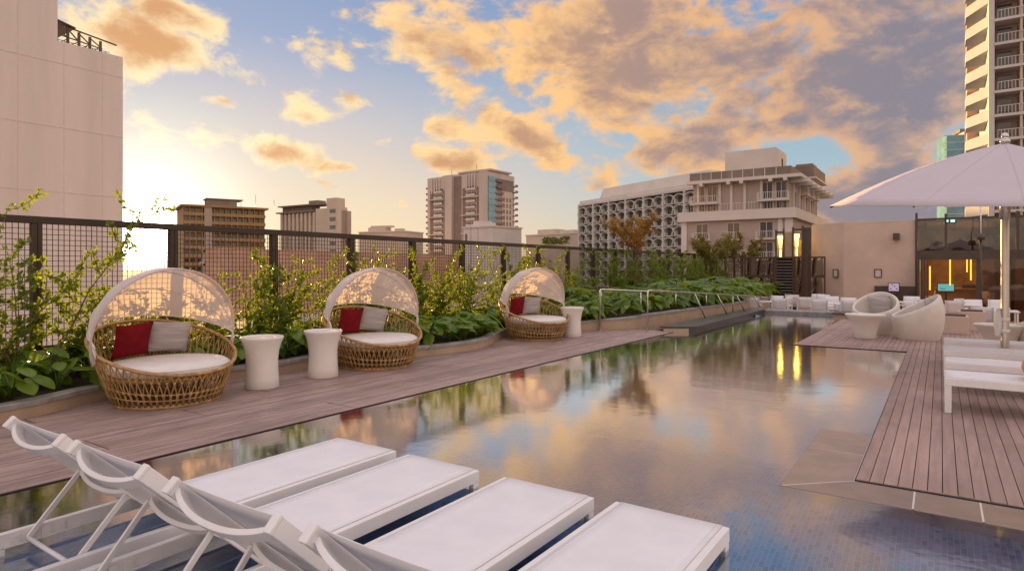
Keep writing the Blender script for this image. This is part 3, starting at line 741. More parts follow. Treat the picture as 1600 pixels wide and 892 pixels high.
rl = ['white sling lounger on the right deck, nearest, with the tan bolster on it', 'white sling lounger on the right deck, second from the front', 'white sling lounger on the right deck just in front of the parasol pole', 'white sling lounger on the right deck, furthest, just behind the parasol pole']
for i, y in enumerate((8.22, 9.50, 10.86, 12.10)):
    dup(l0, (0.03+.01*(i % 2), y, 0), PI/2, rl[i], 'white loungers in a row on the right deck')
bo = MB(); bo.lathe([(0, -.24), (.07, -.24), (.10, -.215), (.112, -.15), (.115, 0), (.112, .15), (.10, .215), (.07, .24), (0, .24)], 20)
o = obj('bolster', bo, pmat('tan_leather', (.50, .24, .09), .6, .15, 8, .2, 60), None, (.80, 8.2, .48)); o.rotation_euler = (PI/2, 0, 0)
tag(o, 'tan bolster cushion lying across the nearest white lounger on the right deck', 'cushion')

# ---- parasol
PU = Vector((0.772, 11.63, 0))
um = thing('parasol', 'large white parasol with a thick steel pole over the right-hand loungers', 'parasol', tuple(PU))
g = MB(); g.lathe([(0, 0), (.38, 0), (.38, .05), (.36, .06), (.10, .065), (.075, .08), (.075, .30), (0, .30)], 32); obj('base', g, 'white_metal', um)
g = MB(); g.lathe([(.052, .08), (.052, 2.30)], 24); obj('pole', g, 'pole_steel', um)
g = MB(); g.lathe([(.052, 2.20), (.068, 2.20), (.068, 2.55), (.052, 2.56)], 24); obj('sleeve', g, 'pole_steel', um)
g = MB(); g.lathe([(.05, 2.545), (.20, 2.55), (.20, 2.565), (.05, 2.57)], 24); obj('hub', g, 'bronze', um)
g = MB(); g.lathe([(.025, 2.5), (.025, 3.36)], 10); obj('mast', g, 'steel', um)
for z_, nm in ((.72, 'clamp'), (.55, 'crank')):
    g = MB(); g.lathe([(.053, z_), (.062, z_), (.062, z_+.05), (.053, z_+.05)], 18); g.bar((-.06, 0, z_+.025), (-.10, -.02, z_+.02), .03, .02); obj(nm, g, 'white_metal', um)
def canopy():
    hub = Vector((0, 0, 3.32)); a0 = math.atan2(10.44-PU.y, -1.37-PU.x)
    cor = []
    for k in range(4):
        a = a0+k*PI/2; rr = 2.45
        x, y = rr*math.cos(a), rr*math.sin(a)
        # the whole canopy leans a little towards the pool's shallow end
        wx, wy = PU.x+x, PU.y+y; dep = -.5644*wx+.8255*wy
        cor.append(Vector((x, y, 1.5+.098*dep)))
    g = MB(); nn = 10
    for k in range(4):
        A, B_ = cor[k], cor[(k+1) % 4]
        def fn(u, v):
            e = A.lerp(B_, v); p = hub.lerp(e, u)
            sag = .05*math.sin(PI*u)*math.sin(PI*v); bow = .09*math.sin(PI*u)*(1-.3*math.sin(PI*v))
            edge = .07*math.sin(PI*v)*u
            return (p.x*(1-edge*.6), p.y*(1-edge*.6), p.z+bow-sag)
        g.grid(fn, nn, nn)
    return g, cor, hub
cg, cor, hub = canopy()
obj('canopy', cg, 'umb', um, solid=.006)
for c in cor:
    g = MB(); pts = []
    for j in range(9):
        u = j/8; p = hub.lerp(c, u); pts.append((p.x, p.y, p.z+.09*math.sin(PI*u)-.022))
    g.tube(pts, .014, 6); rb = obj('rib', g, 'bronze', um)
    m_ = hub.lerp(c, .55); g = MB(); g.tube([(.05*c.x/2.36, .05*c.y/2.36, 2.57), (m_.x, m_.y, m_.z+.05)], .011, 6); obj('stretcher', g, 'bronze', rb)
for k in range(4):
    A, B_ = cor[k], cor[(k+1) % 4]
    for v in (.33, .67):
        g = MB(); pts = []
        for j in range(11):
            u = .06+.94*j/10; e = A.lerp(B_, v); p = hub.lerp(e, u); ed = .07*math.sin(PI*v)*u
            pts.append((p.x*(1-ed*.6), p.y*(1-ed*.6), p.z+.09*math.sin(PI*u)*(1-.3*math.sin(PI*v))-.05*math.sin(PI*u)*math.sin(PI*v)+.004))
        g.tube(pts, .005, 4); obj('seam', g, 'umb', um)
g = MB(); g.lathe([(0, 3.30), (.06, 3.31), (.065, 3.35), (.05, 3.37), (.03, 3.375), (.045, 3.40), (.048, 3.43), (.03, 3.46), (0, 3.47)], 20); obj('finial', g, 'steel', um)
# cloth bundle hung on the pole
g = MB()
def bund(u, v):
    th = 2*PI*u; r = .042*(.55+.6*math.sin(PI*min(1, v*1.05+.03))**.6)*(1+.16*math.sin(5*th+9*v)+.08*math.sin(9*th-5*v))
    return (-.078+r*math.cos(th), r*math.sin(th)*.9-.02, .50+.40*v)
g.grid(bund, 22, 14, cu=True); o = obj('parasol_cover', g, 'cushion', None, tuple(PU)); tag(o, 'cream cloth bundle tied to the parasol pole behind the loungers', 'cover')

# ---- barrel chairs, conical tables, planters on the right deck
def barrel(label, loc, rz):
    t = thing('barrel_chair', label, 'armchair', loc, rz, 'cream barrel chairs')
    def rad(z): return .36+.115*math.sin(PI*min(1, max(0, z+.04)/1.05))**.8
    def rim(th): return .47+.46*((1-math.cos(th))/2)**1.1
    g = MB(); K = 40
    def fn(u, v):
        th = 2*PI*u; h = rim(th)
        if v <= .5: f = v/.5; z = h*f; r = rad(z)
        elif v <= .56: z = h+.012; r = rad(h)-.025
        else: f = (v-.56)/.44; z = h-(h-.30)*f; r = rad(z)-.05
        return (r*math.cos(th), r*math.sin(th), z)
    vv = [j/10*.5 for j in range(11)]+[.55]+[.561+.438*j/6 for j in range(7)]
    vs = [fn(i/K, v) for i in range(K) for v in vv]; L = len(vv)
    g.add(vs, [(i*L+j, ((i+1) % K)*L+j, ((i+1) % K)*L+j+1, i*L+j+1) for i in range(K) for j in range(L-1)], 0, True)
    g.lathe([(0, .004), (.36, .004)], 40); obj('shell', g, 'barrel', t)
    g = MB(); g.lathe([(0, .28), (.39, .28), (.415, .31), (.41, .36), (.37, .385), (0, .395)], 36); obj('seat_cushion', g, 'cushion', t)
    return t
ba = barrel('cream barrel chair with a grey cushion, its open front turned to the pool', (-1.22, 16.45, 0), R(-104))
dup(ba, (-.40, 15.75, 0), R(196), 'cream barrel chair seen from the side with its high back to the loungers')
dup(ba, (1.55, 14.0, 0), R(150), 'cream barrel chair half cut off behind the parasol pole')
for (bx, by, a, lb) in ((-1.22, 16.45, -104, 'grey square pillow in the barrel chair that faces the pool'), (-.40, 15.75, 196, 'grey square pillow in the barrel chair seen from the side')):
    a = R(a); o = link('grey_pillow', PILB, None, (bx-.24*c_(a), by-.24*s_(a), .63)); o.rotation_euler = (R(-16), 0, a-PI/2); tag(o, lb, 'pillow', 'grey pillows in the barrel chairs')
def cone_table(label, loc, rz=0, sc=1):
    t = thing('coffee_table', label, 'table', loc, rz, 'cream conical coffee tables')
    g = MB(); g.lathe([(0, 0), (.205, 0), (.21, .01), (.222, .15), (.262, .30), (.32, .41), (.385, .485), (.39, .50), (.383, .508), (.37, .509)], 40); obj('pedestal', g, 'table', t)
    g = MB(); g.lathe([(.3695, .509), (.365, .503), (0, .503)], 40); obj('table_top', g, 'table', t); return t
ct = cone_table('cream conical coffee table in front of the barrel chair by the pool', (-1.33, 15.3, 0))
dup(ct, (.86, 13.9, 0), 0, 'cream conical coffee table behind the far lounger beside the parasol pole')
def trough(label, loc, w, d_, h):
    t = thing('planter_box', label, 'planter', loc, 0, 'beige planter boxes at the deck edge')
    g = MB(); g.box(-w/2, w/2, -d_/2, d_/2, 0, h); obj('box', g, 'plaster', t, bevel=.012)
    g = MB(); g.box(-w/2+.05, w/2-.05, -d_/2+.05, d_/2-.05, h+.001, h+.02); obj('soil_top', g, 'soil', t)
    return t
trough('beige planter box behind the barrel chairs at the deck edge', (PX(1487, 17.6), 17.6, 0), .62, .6, .40)
trough('smaller beige planter box next to the dining chairs at the deck edge', (PX(1518, 18.6), 18.6, 0), .52, .6, .46)

# ---- stainless handrails running down to the spa
def rail(label, p0, p1, posts, end_post=True):
    x0, y0, z0 = p0; x1, y1, z1 = p1
    t = thing('handrail', label, 'handrail', (x0, y0, 0), 0, 'stainless handrails')
    def at(f): return Vector((x1-x0, y1-y0, 0))*f+Vector((0, 0, z0+(z1-z0)*f))
    g = MB(); g.tube([(0, 0, 0.0), (0, 0, z0-.10), (0, .01, z0-.04), tuple(Vector((0, .04, z0-.008))), tuple(at(.03))]+[tuple(at(f)) for f in (.3, .6, .9, 1)], .021, 10); obj('rail', g, 'steel', t)
    for f, dx_, zb in posts:
        a = at(f); g = MB(); g.tube([(a.x+dx_, a.y+(.35 if dx_ else 0), zb), a], .017, 8); obj('post', g, 'steel', t)
    g = MB(); g.lathe([(0, .0), (.05, .0), (.05, .012), (.022, .014)], 14); obj('base_plate', g, 'steel', t)
    return t
rail('stainless handrail nearer the planter, starting beside the far daybed', (-6.72, 13.55, .98), (-5.45, 20.4, .62), [(.25, 0, .05), (.5, 0, .3), (.75, 0, .3), (1.0, 0, .1)])
rail('stainless handrail along the black spa wall, with slanting posts', (-5.60, 13.75, .97), (-5.1, 24.2, .42), [(.28, .18, .12), (.45, .18, .12), (.62, .15, .12), (.8, .12, .12), (1, 0, 0)])

# ---- planter path lights
def path_light(label, loc):
    t = thing('path_light', label, 'garden light', loc, 0, 'garden lights in the planter')
    g = MB(); g.tube([(0, 0, 0), (0, 0, .74)], .012, 8); obj('stake', g, 'steel', t)
    g = MB(); g.lathe([(0, .86), (.03, .85), (.11, .76), (.115, .745), (.02, .75), (0, .74)], 16); obj('lamp_shade', g, 'bronze', t); return t
p0 = path_light('bronze mushroom garden light behind the start of the first handrail', (-7.2, 14.6, .25))
dup(p0, (-7.0, 19.6, .32), 0, 'bronze mushroom garden light in the planter behind the slanting rail posts')
dup(p0, (-7.0, 23.6, .32), 0, 'bronze mushroom garden light furthest along the planter')

# ---- dining chairs and tables on the sunken terrace
def dchair(label, loc, rz):
    t = thing('dining_chair', label, 'chair', loc, rz, 'white sling dining chairs on the sunken terrace')
    for sx in (-1, 1):
        g = MB(); g.bar((sx*.26, .24, 0), (sx*.26, .24, .64), .03, .03); obj('leg', g, 'white_metal', t)
        g = MB(); g.bar((sx*.26, -.27, 0), (sx*.26, -.22, .64), .03, .03); obj('leg', g, 'white_metal', t)
        g = MB(); g.bar((sx*.265, .27, .655), (sx*.265, -.28, .655), .04, .025); obj('armrest', g, 'white_metal', t)
        g = MB(); g.bar((sx*.24, -.22, .42), (sx*.24, -.36, .90), .026, .03); obj('back_post', g, 'white_metal', t)
    g = MB(); g.grid(lambda u, v: (-.235+.47*u, .25-.47*v, .45-.02*math.sin(PI*v)), 4, 4); obj('seat', g, 'sling', t, solid=.012)
    g = MB(); g.grid(lambda u, v: (-.235+.47*u, -.215-.14*v, .46+.44*v), 4, 4); obj('backrest', g, 'sling', t, solid=.012)
    return t
dc = None
CH = [  # px, Y, turn, label
    (1176, 23.3, 8, 'white dining chair with its back to the pool, next to the black spa corner'), (1222, 23.1, -4, 'white dining chair with a broad back to the pool, below the louvred screen'),
    (1281, 23.1, 6, 'white dining chair with its back to the pool, in the middle of the ledge'), (1331, 23.0, -6, 'white dining chair at the right end of the ledge beside the barrel chair'),
    (1206, 24.6, 160, 'white dining chair facing the pool between the spa corner and the louvred screen'), (1219, 24.5, 75, 'white dining chair turned sideways near the louvred screen'), (1240, 26.4, 0, 'white dining chair standing alone before the louvred screen'),
    (1259, 24.6, 5, 'white dining chair left of the crowded middle table'), (1276, 27.0, 176, 'white dining chair backing on to the right lattice screen'), (1262, 27.3, 90, 'white dining chair sideways under the lattice screen edge'),
    (1298, 25.2, 185, 'white dining chair facing the pool in front of the angled wall'), (1308, 26.8, 260, 'white dining chair sideways against the angled wall'), (1321, 24.4, 170, 'white dining chair facing the pool at the table next to the barrel chair'),
    (1411, 25.6, 90, 'white dining chair under the lilac screen, left of its table'), (1424, 26.8, 180, 'white dining chair behind the table under the lilac screen'), (1446, 25.0, 5, 'white dining chair showing above the side barrel chair'),
    (1481, 26.2, 60, 'white dining chair left of the table before the glass doors'), (1494, 24.6, -8, 'white dining chair with its back to the deck before the glass doors'), (1524, 25.2, 190, 'white dining chair facing the deck before the glass doors'),
    (1540, 21.2, -14, 'white dining chair nearest the parasol pole'), (1560, 25.5, 180, 'white dining chair behind the parasol pole')]
for px, Y, a, lb in CH:
    loc = (PX(px, Y), Y, TZ)
    if dc is None: dc = dchair(lb, loc, R(a))
    else: dup(dc, loc, R(a), lb)
def dtable(label, loc):
    t = thing('dining_table', label, 'table', loc, 0, 'white dining tables on the sunken terrace')
    g = MB(); g.box(-.42, .42, -.42, .42, .71, .74); obj('table_top', g, 'white_metal', t, bevel=.004)
    for sx in (-1, 1):
        for sy in (-1, 1):
            g = MB(); g.box(sx*.37-.02, sx*.37+.02, sy*.37-.02, sy*.37+.02, 0, .709); obj('leg', g, 'white_metal', t)
    return t
dt = None
for px, Y, lb in ((1193, 23.9, 'white dining table near the black spa corner'), (1270, 25.9, 'white dining table in front of the right lattice screen'), (1300, 23.9, 'white dining table behind the middle of the ledge'),
                  (1414, 26.2, 'white dining table below the lilac screen'), (1508, 25.4, 'white dining table before the glass doors'), (1562, 22.4, 'white dining table behind the parasol pole')):
    loc = (PX(px, Y), Y, TZ)
    if dt is None: dt = dtable(lb, loc)
    else: dup(dt, loc, 0, lb)

# ================================================================== PAVILION, SCREENS AND BUILDINGS
def part(root, name, mats, fn, **kw):
    g = MB(); fn(g); return obj(name, g, mats, root, **kw)
PTOP = 3.36
FX0, FY = -0.82, 29.0
# ---- beige plastered block
pb = thing('plaster_block', 'plain beige plastered block with an angled left wall beside the glass pavilion', 'building', (-2.5, 31, TZ))
def f(g): g.poly([(-3.3, 29.0), (FX0, 29.0), (FX0, 36), (-4.9, 36), (-4.64, 29.9)], TZ, PTOP)
g = MB(); f(g); under(pb, 'wall', g, 'plaster', bevel=.01)
g = MB(); g.box(-2.19, FX0-.002, 28.86, 28.995, TZ, PZ(1400, 447, 29)); under(pb, 'wainscot', g, 'bronze')
sc = thing('wall_lamp', 'small dark square wall lamp high on the beige plaster', 'wall lamp', (PX(1401, 29), 28.995, PZ(1401, 370, 29)))
part(sc, 'lamp_shade', 'bronze', lambda g: g.box(-.11, .11, -.26, -.04, -.13, .13), bevel=.01)
part(sc, 'bracket', 'bronze', lambda g: g.box(-.05, .05, -.041, 0, -.06, .06))
def notice(label, px, py, Y, rz=0):
    t = thing('framed_notice', label, 'notice', (PX(px, Y), Y, PZ(px, py, Y)), rz, 'framed notices on the beige walls')
    part(t, 'frame', 'bronze', lambda g: (g.box(-.13, .13, -.03, -.002, .14, .17), g.box(-.13, .13, -.03, -.002, -.17, -.14), g.box(-.13, -.10, -.03, -.002, -.139, .139), g.box(.10, .13, -.03, -.002, -.139, .139)))
    part(t, 'sheet', 'pale_wall', lambda g: g.box(-.099, .099, -.012, -.003, -.139, .139)); return t
notice('small dark framed notice on the front beige wall', 1372, 427, 28.99)
notice('small dark framed notice on the angled beige wall', 1306, 427, 29.15, R(-34))
lt = thing('lilac_screen', 'small dark screen with a pale lilac picture in front of the dark wainscot', 'screen', (PX(1396.5, 28.4), 28.4, TZ))
part(lt, 'display', ['bronze', 'screen_b'], lambda g: (g.box(-.19, .19, 0, .05, 1.02, 1.36), g.box(-.165, .165, -.004, -.001, 1.045, 1.335, 1), [g.box(x-.02, x+.02, -.007, -.005, z, z+.05, 0) for x, z in ((-.1, 1.1), (.03, 1.2), (.1, 1.1), (-.05, 1.26))]))
part(lt, 'stand', 'bronze', lambda g: (g.box(-.03, .03, 0, .05, .03, 1.019), g.box(-.16, .16, -.1, .16, 0, .028)))

# ---- glass pavilion
gp = thing('glass_pavilion', 'restaurant pavilion of dark glass in bronze frames with warm lights inside', 'building', (1.5, 31, TZ))
def U(name, mats, fn, **kw):
    g = MB(); fn(g); return under(gp, name, g, mats, **kw)
X1 = 5.2
LZ0, LZ1 = PZ(1440, 406, FY), PZ(1440, 392, FY)
U('lintel', 'bronze', lambda g: g.box(FX0+.08, X1, FY-.10, FY+.12, LZ0, LZ1))
U('top_rail', 'bronze', lambda g: g.box(FX0+.08, X1, FY-.05, FY+.07, PTOP-.05, PTOP+.03))
U('floor', 'floor_in', lambda g: g.box(FX0+.01, X1, FY+.05, 36, TZ+.006, TZ+.03))
U('back_wall', 'wall_in', lambda g: g.box(FX0+.01, X1, 36, 36.2, TZ, PTOP-.1))
U('side_wall', 'wall_in', lambda g: g.box(X1, X1+.2, FY, 36.2, TZ, PTOP))
U('roof', 'wall_in', lambda g: g.box(FX0+.02, X1, FY+.2, 36.2, PTOP-.095, PTOP+.01))
U('post', 'bronze', lambda g: g.box(FX0+.003, FX0+.079, FY-.12, FY+.13, TZ, PTOP+.25))
for px in (1478, 1532, 1590):
    x = PX(px, FY); U('mullion', 'bronze', lambda g: g.box(x-.045, x+.045, FY-.08, FY+.09, LZ1+.001, PTOP+.18 if px != 1532 else PTOP-.051))
xs = [FX0+.081, PX(1478, FY)-.047, PX(1532, FY)-.047, PX(1590, FY)-.047, X1]
for a, b in zip(xs, xs[1:]):
    U('upper_pane', 'darkglass', lambda g: g.box(a if a == xs[0] else a+.094, b, FY, FY+.012, LZ1+.002, PTOP-.052))
    p_ = a+(b-a)*.27; U('inner_bar', 'wall_in', lambda g: (g.box(a+.05, b, FY+.5, FY+.56, LZ1+.55, LZ1+.60), g.box(p_, p_+.05, FY+.57, FY+.62, LZ1, PTOP-.1)))
# folded door leaves and the panes beside the opening
for k, px in enumerate((1434, 1439, 1443.5, 1448)):
    x = PX(px, FY); U('folded_door', ['bronze', 'darkglass'], lambda g: (g.box(x, x+.045, FY-.55, FY-.50, TZ+.01, LZ0-.01), g.box(x, x+.045, FY-.02, FY+.03, TZ+.01, LZ0-.01), g.box(x+.015, x+.03, FY-.499, FY-.021, TZ+.02, LZ0-.02, 1)))
for px in (1528, 1566, 1576):
    x = PX(px, FY); U('door_post', 'bronze', lambda g: g.box(x-.05, x+.05, FY-.05, FY+.06, TZ+.005, LZ0-.001))
for a, b in ((1529.7, 1564.3), (1578, 1640)):
    U('glass_pane', 'glass', lambda g: g.box(PX(a, FY), PX(b, FY), FY, FY+.012, TZ+.01, LZ0-.002))
U('bar_counter', 'wall_in', lambda g: (g.box(PX(1462, 31.5), PX(1530, 31.5), 31.5, 32.1, TZ+.031, TZ+1.05), g.box(PX(1462, 31.5)-.05, PX(1530, 31.5)+.05, 31.4, 32.15, TZ+1.051, TZ+1.10)))
U('amber_curtain', pmat('amber_drape', (.55, .27, .05), .8, .25, 3, stretch=(12, 12, .3)), lambda g: g.grid(lambda u, v: (PX(1556, FY)+u*.62, FY+.5+.05*math.sin(40*u), TZ+.04+v*2.2), 24, 1))
for px, y, z0, z1 in ((1453, 30.2, .6, 1.55), (1484.5, 30.6, .8, 1.9), (1517, 30.6, 1.0, 1.9), (1511, 34, 1.3, 2.1)):
    t = thing('strip_light', {1453: 'warm vertical strip light by the folded doors', 1484.5: 'warm vertical strip light hanging left of the bar', 1517: 'warm vertical strip light hanging right of the bar', 1511: 'short warm strip light deep inside the pavilion'}[px], 'lamp', (PX(px, y), y, 0))
    part(t, 'tube', 'striplamp', lambda g: g.tube([(0, 0, z0), (0, 0, z1)], .024, 8)); part(t, 'cable', 'bronze', lambda g: g.tube([(0, 0, z1+.001), (0, 0, PTOP-.1)], .008, 5))
ts = thing('teal_screen', 'small dark monitor showing a teal page on the bar behind the glass doors', 'screen', (PX(1478, 30.9), 30.9, 0))
part(ts, 'display', ['bronze', 'screen_a'], lambda g: (g.box(-.29, .29, 0, .05, .53, .86), g.box(-.265, .265, -.004, -.001, .555, .835, 1), g.box(-.2, 0, -.007, -.0045, .64, .66, 0), g.box(-.18, -.04, -.007, -.0045, .61, .62, 0)))
part(ts, 'stand', 'bronze', lambda g: (g.box(-.04, .04, .01, .05, TZ+.05, .529), g.box(-.2, .2, -.1, .2, TZ+.031, TZ+.049)))
for k, (px, y) in enumerate(((1462, 33.2), (1500, 33.8), (1541, 33.0), (1552, 31.6))):
    dup(dc, (PX(px, y), y, TZ+.03), R([150, 170, 200, 20][k]), ['white chair inside the pavilion left of the bar', 'white chair inside the pavilion behind the bar', 'white chair inside the pavilion behind the right pane', 'white chair inside the pavilion just behind the glass pane'][k], 'white chairs inside the pavilion')
for q, (lx_, ly_) in enumerate(((.2, 30.7), (1.2, 33.0))):
    ll_ = bpy.data.lights.new('strip_glow', 'POINT'); ll_.energy = 45; ll_.color = (1.0, .62, .28); ll_.shadow_soft_size = .4
    lo_ = bpy.data.objects.new('strip_glow', ll_); COL.objects.link(lo_); lo_.location = (lx_, ly_, 2.6)
bb = thing('bar_till', 'small dark till box on the bar to the right of the teal monitor', 'till', (PX(1515, 31.8), 31.75, TZ+1.101)); part(bb, 'case', 'bronze', lambda g: (g.box(-.25, .25, -.15, .15, 0, .16), g.box(-.2, .2, -.05, .12, .161, .2)), bevel=.008)
es = thing('exit_sign', 'small pale green lit sign at the top of the dark glass', 'sign', (PX(1486, FY), FY-.03, PZ(1486, 345.5, FY)))
part(es, 'case', 'bronze', lambda g: g.box(-.17, .17, -.05, -.001, -.09, .09)); part(es, 'panel', 'signgreen', lambda g: (g.box(-.02, .12, -.056, -.051, -.05, .05), g.box(-.14, -.08, -.056, -.051, -.04, .05)))
hl = thing('hanging_speaker', 'grey cylinder lamp hanging on a thin rod before the upper glass', 'lamp', (PX(1532.5, 26), 26, 0))
part(hl, 'rod', 'white_metal', lambda g: g.tube([(0, 0, 2.62), (0, 0, 3.6)], .022, 6)); part(hl, 'case', 'bronze', lambda g: g.lathe([(0, 2.42), (.10, 2.42), (.11, 2.5), (.09, 2.61), (0, 2.62)], 14))
part(hl, 'pole', 'bronze', lambda g: g.tube([(0, 0, TZ), (0, 0, 2.419)], .03, 6))

# ---- laser-cut screens and louvres
SY = 28.3
def cut_panel(g, w, h):
    cells = 3; fw = .06
    g.box(0, w, -.02, .02, 0, fw); g.box(0, w, -.02, .02, h-fw, h); g.box(0, fw, -.02, .02, fw+.001, h-fw-.001); g.box(w-fw, w, -.02, .02, fw+.001, h-fw-.001)
    rnd = random.Random(int(w*100))
    ch = (h-2*fw)/cells
    for c in range(cells):
        z0 = fw+c*ch
        if c: g.box(fw+.001, w-fw-.001, -.019, .019, z0-.06, z0+.06)
        nb = int((w+ch)/.062)
        for i in range(nb):
            x0 = -ch*.5+i*.062; pts = []
            sgn = 1 if (c % 2) else 1
            for j in range(9):
                f_ = j/8; x = x0+sgn*(f_*ch*.65)+.05*math.sin(6*f_+i*.9+c); z = z0+f_*ch
                pts.append((x, z))
            for a, b in zip(pts, pts[1:]):
                if fw < a[0] < w-fw and fw < b[0] < w-fw and rnd.random() < .93: g.bar((a[0], 0, a[1]), (b[0], 0, b[1]), .046, .030, (0, 1, 0))
def screen(label, px0, px1):
    x0, x1 = PX(px0, SY), PX(px1, SY)
    t = thing('lattice_screen', label, 'screen', (x0, SY, TZ), 0, 'cut metal lattice screens')
    part(t, 'lattice', 'lattice', lambda g: cut_panel(g, x1-x0, 1.95-TZ), kind='stuff'); return t
screen('brown cut metal lattice screen at the end of the planter, left of the louvres', 1163, 1209)
screen('brown cut metal lattice screen with narrow openings right of the louvres', 1241, 1257)
screen('brown cut metal lattice screen overlapping the beige wall', 1264, 1290)
lv = thing('louvre_screen', 'brown louvred screen of horizontal slats between the lattice screens', 'screen', (PX(1209.5, SY), SY, TZ))
lw_ = PX(1240.5, SY)-PX(1209.5, SY)
part(lv, 'frame', 'lattice', lambda g: (g.box(0, .12, -.04, .04, 0, 2.42), g.box(lw_-.05, lw_, -.04, .04, 0, 2.40), g.box(.121, lw_-.051, -.035, .035, 2.33, 2.40)))
ms = MB(); ms.bar((.121, 0, 0), (lw_-.051, 0, 0), .09, .05, (0, .5, 1)); ms = ms.mesh('slat', 'bronze')
for k in range(18): link('slat', ms, lv, (0, 0, .1+.123*k))
part(lv, 'backing', 'dark', lambda g: g.box(.121, lw_-.051, .06, .08, 0, 2.33))
pn = thing('dark_post_panel', 'dark brown solid panel post between two lattice screens', 'panel', (PX(1257.3, SY), SY, TZ)); wq = PX(1263.7, SY)-PX(1257.3, SY)
part(pn, 'panel', 'lattice', lambda g: g.box(0, wq, -.05, .05, 0, 2.42))
# ---- lit pergola behind the screens
pg = thing('pergola', 'brown timber pergola with beige panels rising behind the lattice screens', 'pergola', (PX(1212, 29.4), 29.4, TZ))
bx = pg.location.x
for a, b, zt in ((1211.5, 1214.5, 3.15), (1223.5, 1226, 3.2), (1237.8, 1241, 3.25), (1252.6, 1256.5, 3.3)):
    part(pg, 'post', 'bronze', lambda g: g.box(PX(a, 29.4)-bx, PX(b, 29.4)-bx, -.06, .06, 0, zt-TZ))
part(pg, 'panel', 'plaster_tan', lambda g: g.box(PX(1226.1, 29.4)-bx, PX(1237.7, 29.4)-bx, -.02, .02, 0, 3.05-TZ))
part(pg, 'side_panel', 'bronze', lambda g: g.box(PX(1256.6, 29.4)-bx, PX(1267.5, 29.4)-bx, -.03, .03, 0, 3.22-TZ))
part(pg, 'back_panel', 'plaster_tan', lambda g: g.box(PX(1212, 29.9)-bx, PX(1267, 29.9)-bx, .5, .55, 0, 2.7-TZ))
part(pg, 'beam', 'bronze', lambda g: (g.box(PX(1214.6, 29.4)-bx, PX(1223.4, 29.4)-bx, -.05, .05, 3.0-TZ, 3.08-TZ), g.box(PX(1241.1, 29.4)-bx, PX(1252.5, 29.4)-bx, -.05, .05, 3.1-TZ, 3.18-TZ)))
for px, z, lb in ((1219.5, 2.9, 'glowing yellow hanging lantern in the left bay of the pergola'), (1245, 2.95, 'glowing yellow hanging lantern in the right bay of the pergola')):
    t = thing('pendant_lantern', lb, 'lantern', (PX(px, 29.55), 29.55, 0), 0, 'yellow pergola lanterns')
    part(t, 'lamp_shade', 'lamp', lambda g: g.lathe([(0, z-.55), (.045, z-.55), (.06, z-.35), (.11, z), (0, z)], 12)); part(t, 'tassel', 'lamp', lambda g: g.lathe([(0, z-.95), (.035, z-.93), (.03, z-.62), (0, z-.6)], 8)); part(t, 'cord', 'bronze', lambda g: g.tube([(0, 0, z+.001), (0, 0, z+.2)], .01, 5))

# ---- helper for far buildings
def bwin(name='window'): pass
def window_mesh(w, h, rec=.12):
    g = MB(); f_ = .07
    g.box(-w/2, w/2, -.02, .08, h-f_, h); g.box(-w/2, w/2, -.02, .08, 0, f_); g.box(-w/2, -w/2+f_, -.02, .08, f_+.001, h-f_-.001); g.box(w/2-f_, w/2, -.02, .08, f_+.001, h-f_-.001); g.box(-f_/2, f_/2, -.02, .08, f_+.001, h-f_-.001)
    p = MB(); p.box(-w/2+f_, w/2-f_, .03, .05, f_, h-f_)
    return g.mesh('window', 'pale_wall'), p.mesh('pane', 'winglass')
def balcony_mesh(w, d_, h=1.05, nb=14):
    s_ = MB(); s_.box(-w/2, w/2, -d_, 0, -.16, 0)
    r = MB(); r.box(-w/2, w/2, -d_, -d_+.05, h-.05, h); r.box(-w/2, w/2, -d_, -d_+.04, .08, .12)
    for sx in (-1, 1): r.box(sx*(w/2-.025)-.025, sx*(w/2-.025)+.025, -d_+.051, 0, h-.05, h)
    for k in range(nb+1):
        x = -w/2+.03+(w-.06)*k/nb; r.box(x-.02, x+.02, -d_+.005, -d_+.04, .121, h-.051)
    for k in range(4):
        for sx in (-1, 1): y = -d_+.2+(d_-.3)*k/4; r.box(sx*(w/2-.025)-.02, sx*(w/2-.025)+.02, y-.02, y+.02, 0, h-.051)
    return s_.mesh('balcony', 'pale_wall'), r.mesh('railing', 'pale_wall')

# ---- hotel with balconies in two tiers (front along X at Y=90, side wall running back)
HY = 90.0
hb_ = thing('balcony_hotel', 'taupe hotel in two tiers with white balconies, pale band and blank roof box', 'building', (-24, HY, GZ))
def H(name, mats, fn, **kw):
    g = MB(); fn(g); return under(hb_, name, g, mats, **kw)
xl, xr = PX(1083, HY), PX(1233, HY)
xl2 = PX(1068, HY); xr2 = PX(1237, HY)
z1 = PZ(1160, 344, HY); z2 = PZ(1150, 336, HY-1); zt = PZ(1160, 284, HY); zp = PZ(1160, 270, HY)
H('lower_wall', 'tan_wall', lambda g: g.box(xl2, xr+.4, HY-.5, 118, GZ, z1))
H('band', 'pale_wall', lambda g: g.box(xl2-.5, xr+1.0, HY-1.2, 118.5, z1+.01, z1+1.35))
H('upper_wall', 'tan_wall', lambda g: g.box(xl, xr, HY, 113, z1+1.36, zt-.01))
H('eave', 'pale_wall', lambda g: g.box(xl-.6, xr+1.7, HY-1.3, 119, zt, zt+.42))
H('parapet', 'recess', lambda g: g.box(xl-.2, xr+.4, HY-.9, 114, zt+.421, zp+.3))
for k in range(1, 9): 
    x = xl+(xr-xl)*k/9; H('parapet_joint', 'pale_wall', lambda g: g.box(x-.05, x+.05, HY-.96, HY-.901, zt+.43, zp+.25))
H('roof_box', 'pale_wall', lambda g: g.box(PX(1133, 94), PX(1213, 94), 94, 101, zp+.1, PZ(1213, 230, 94)))
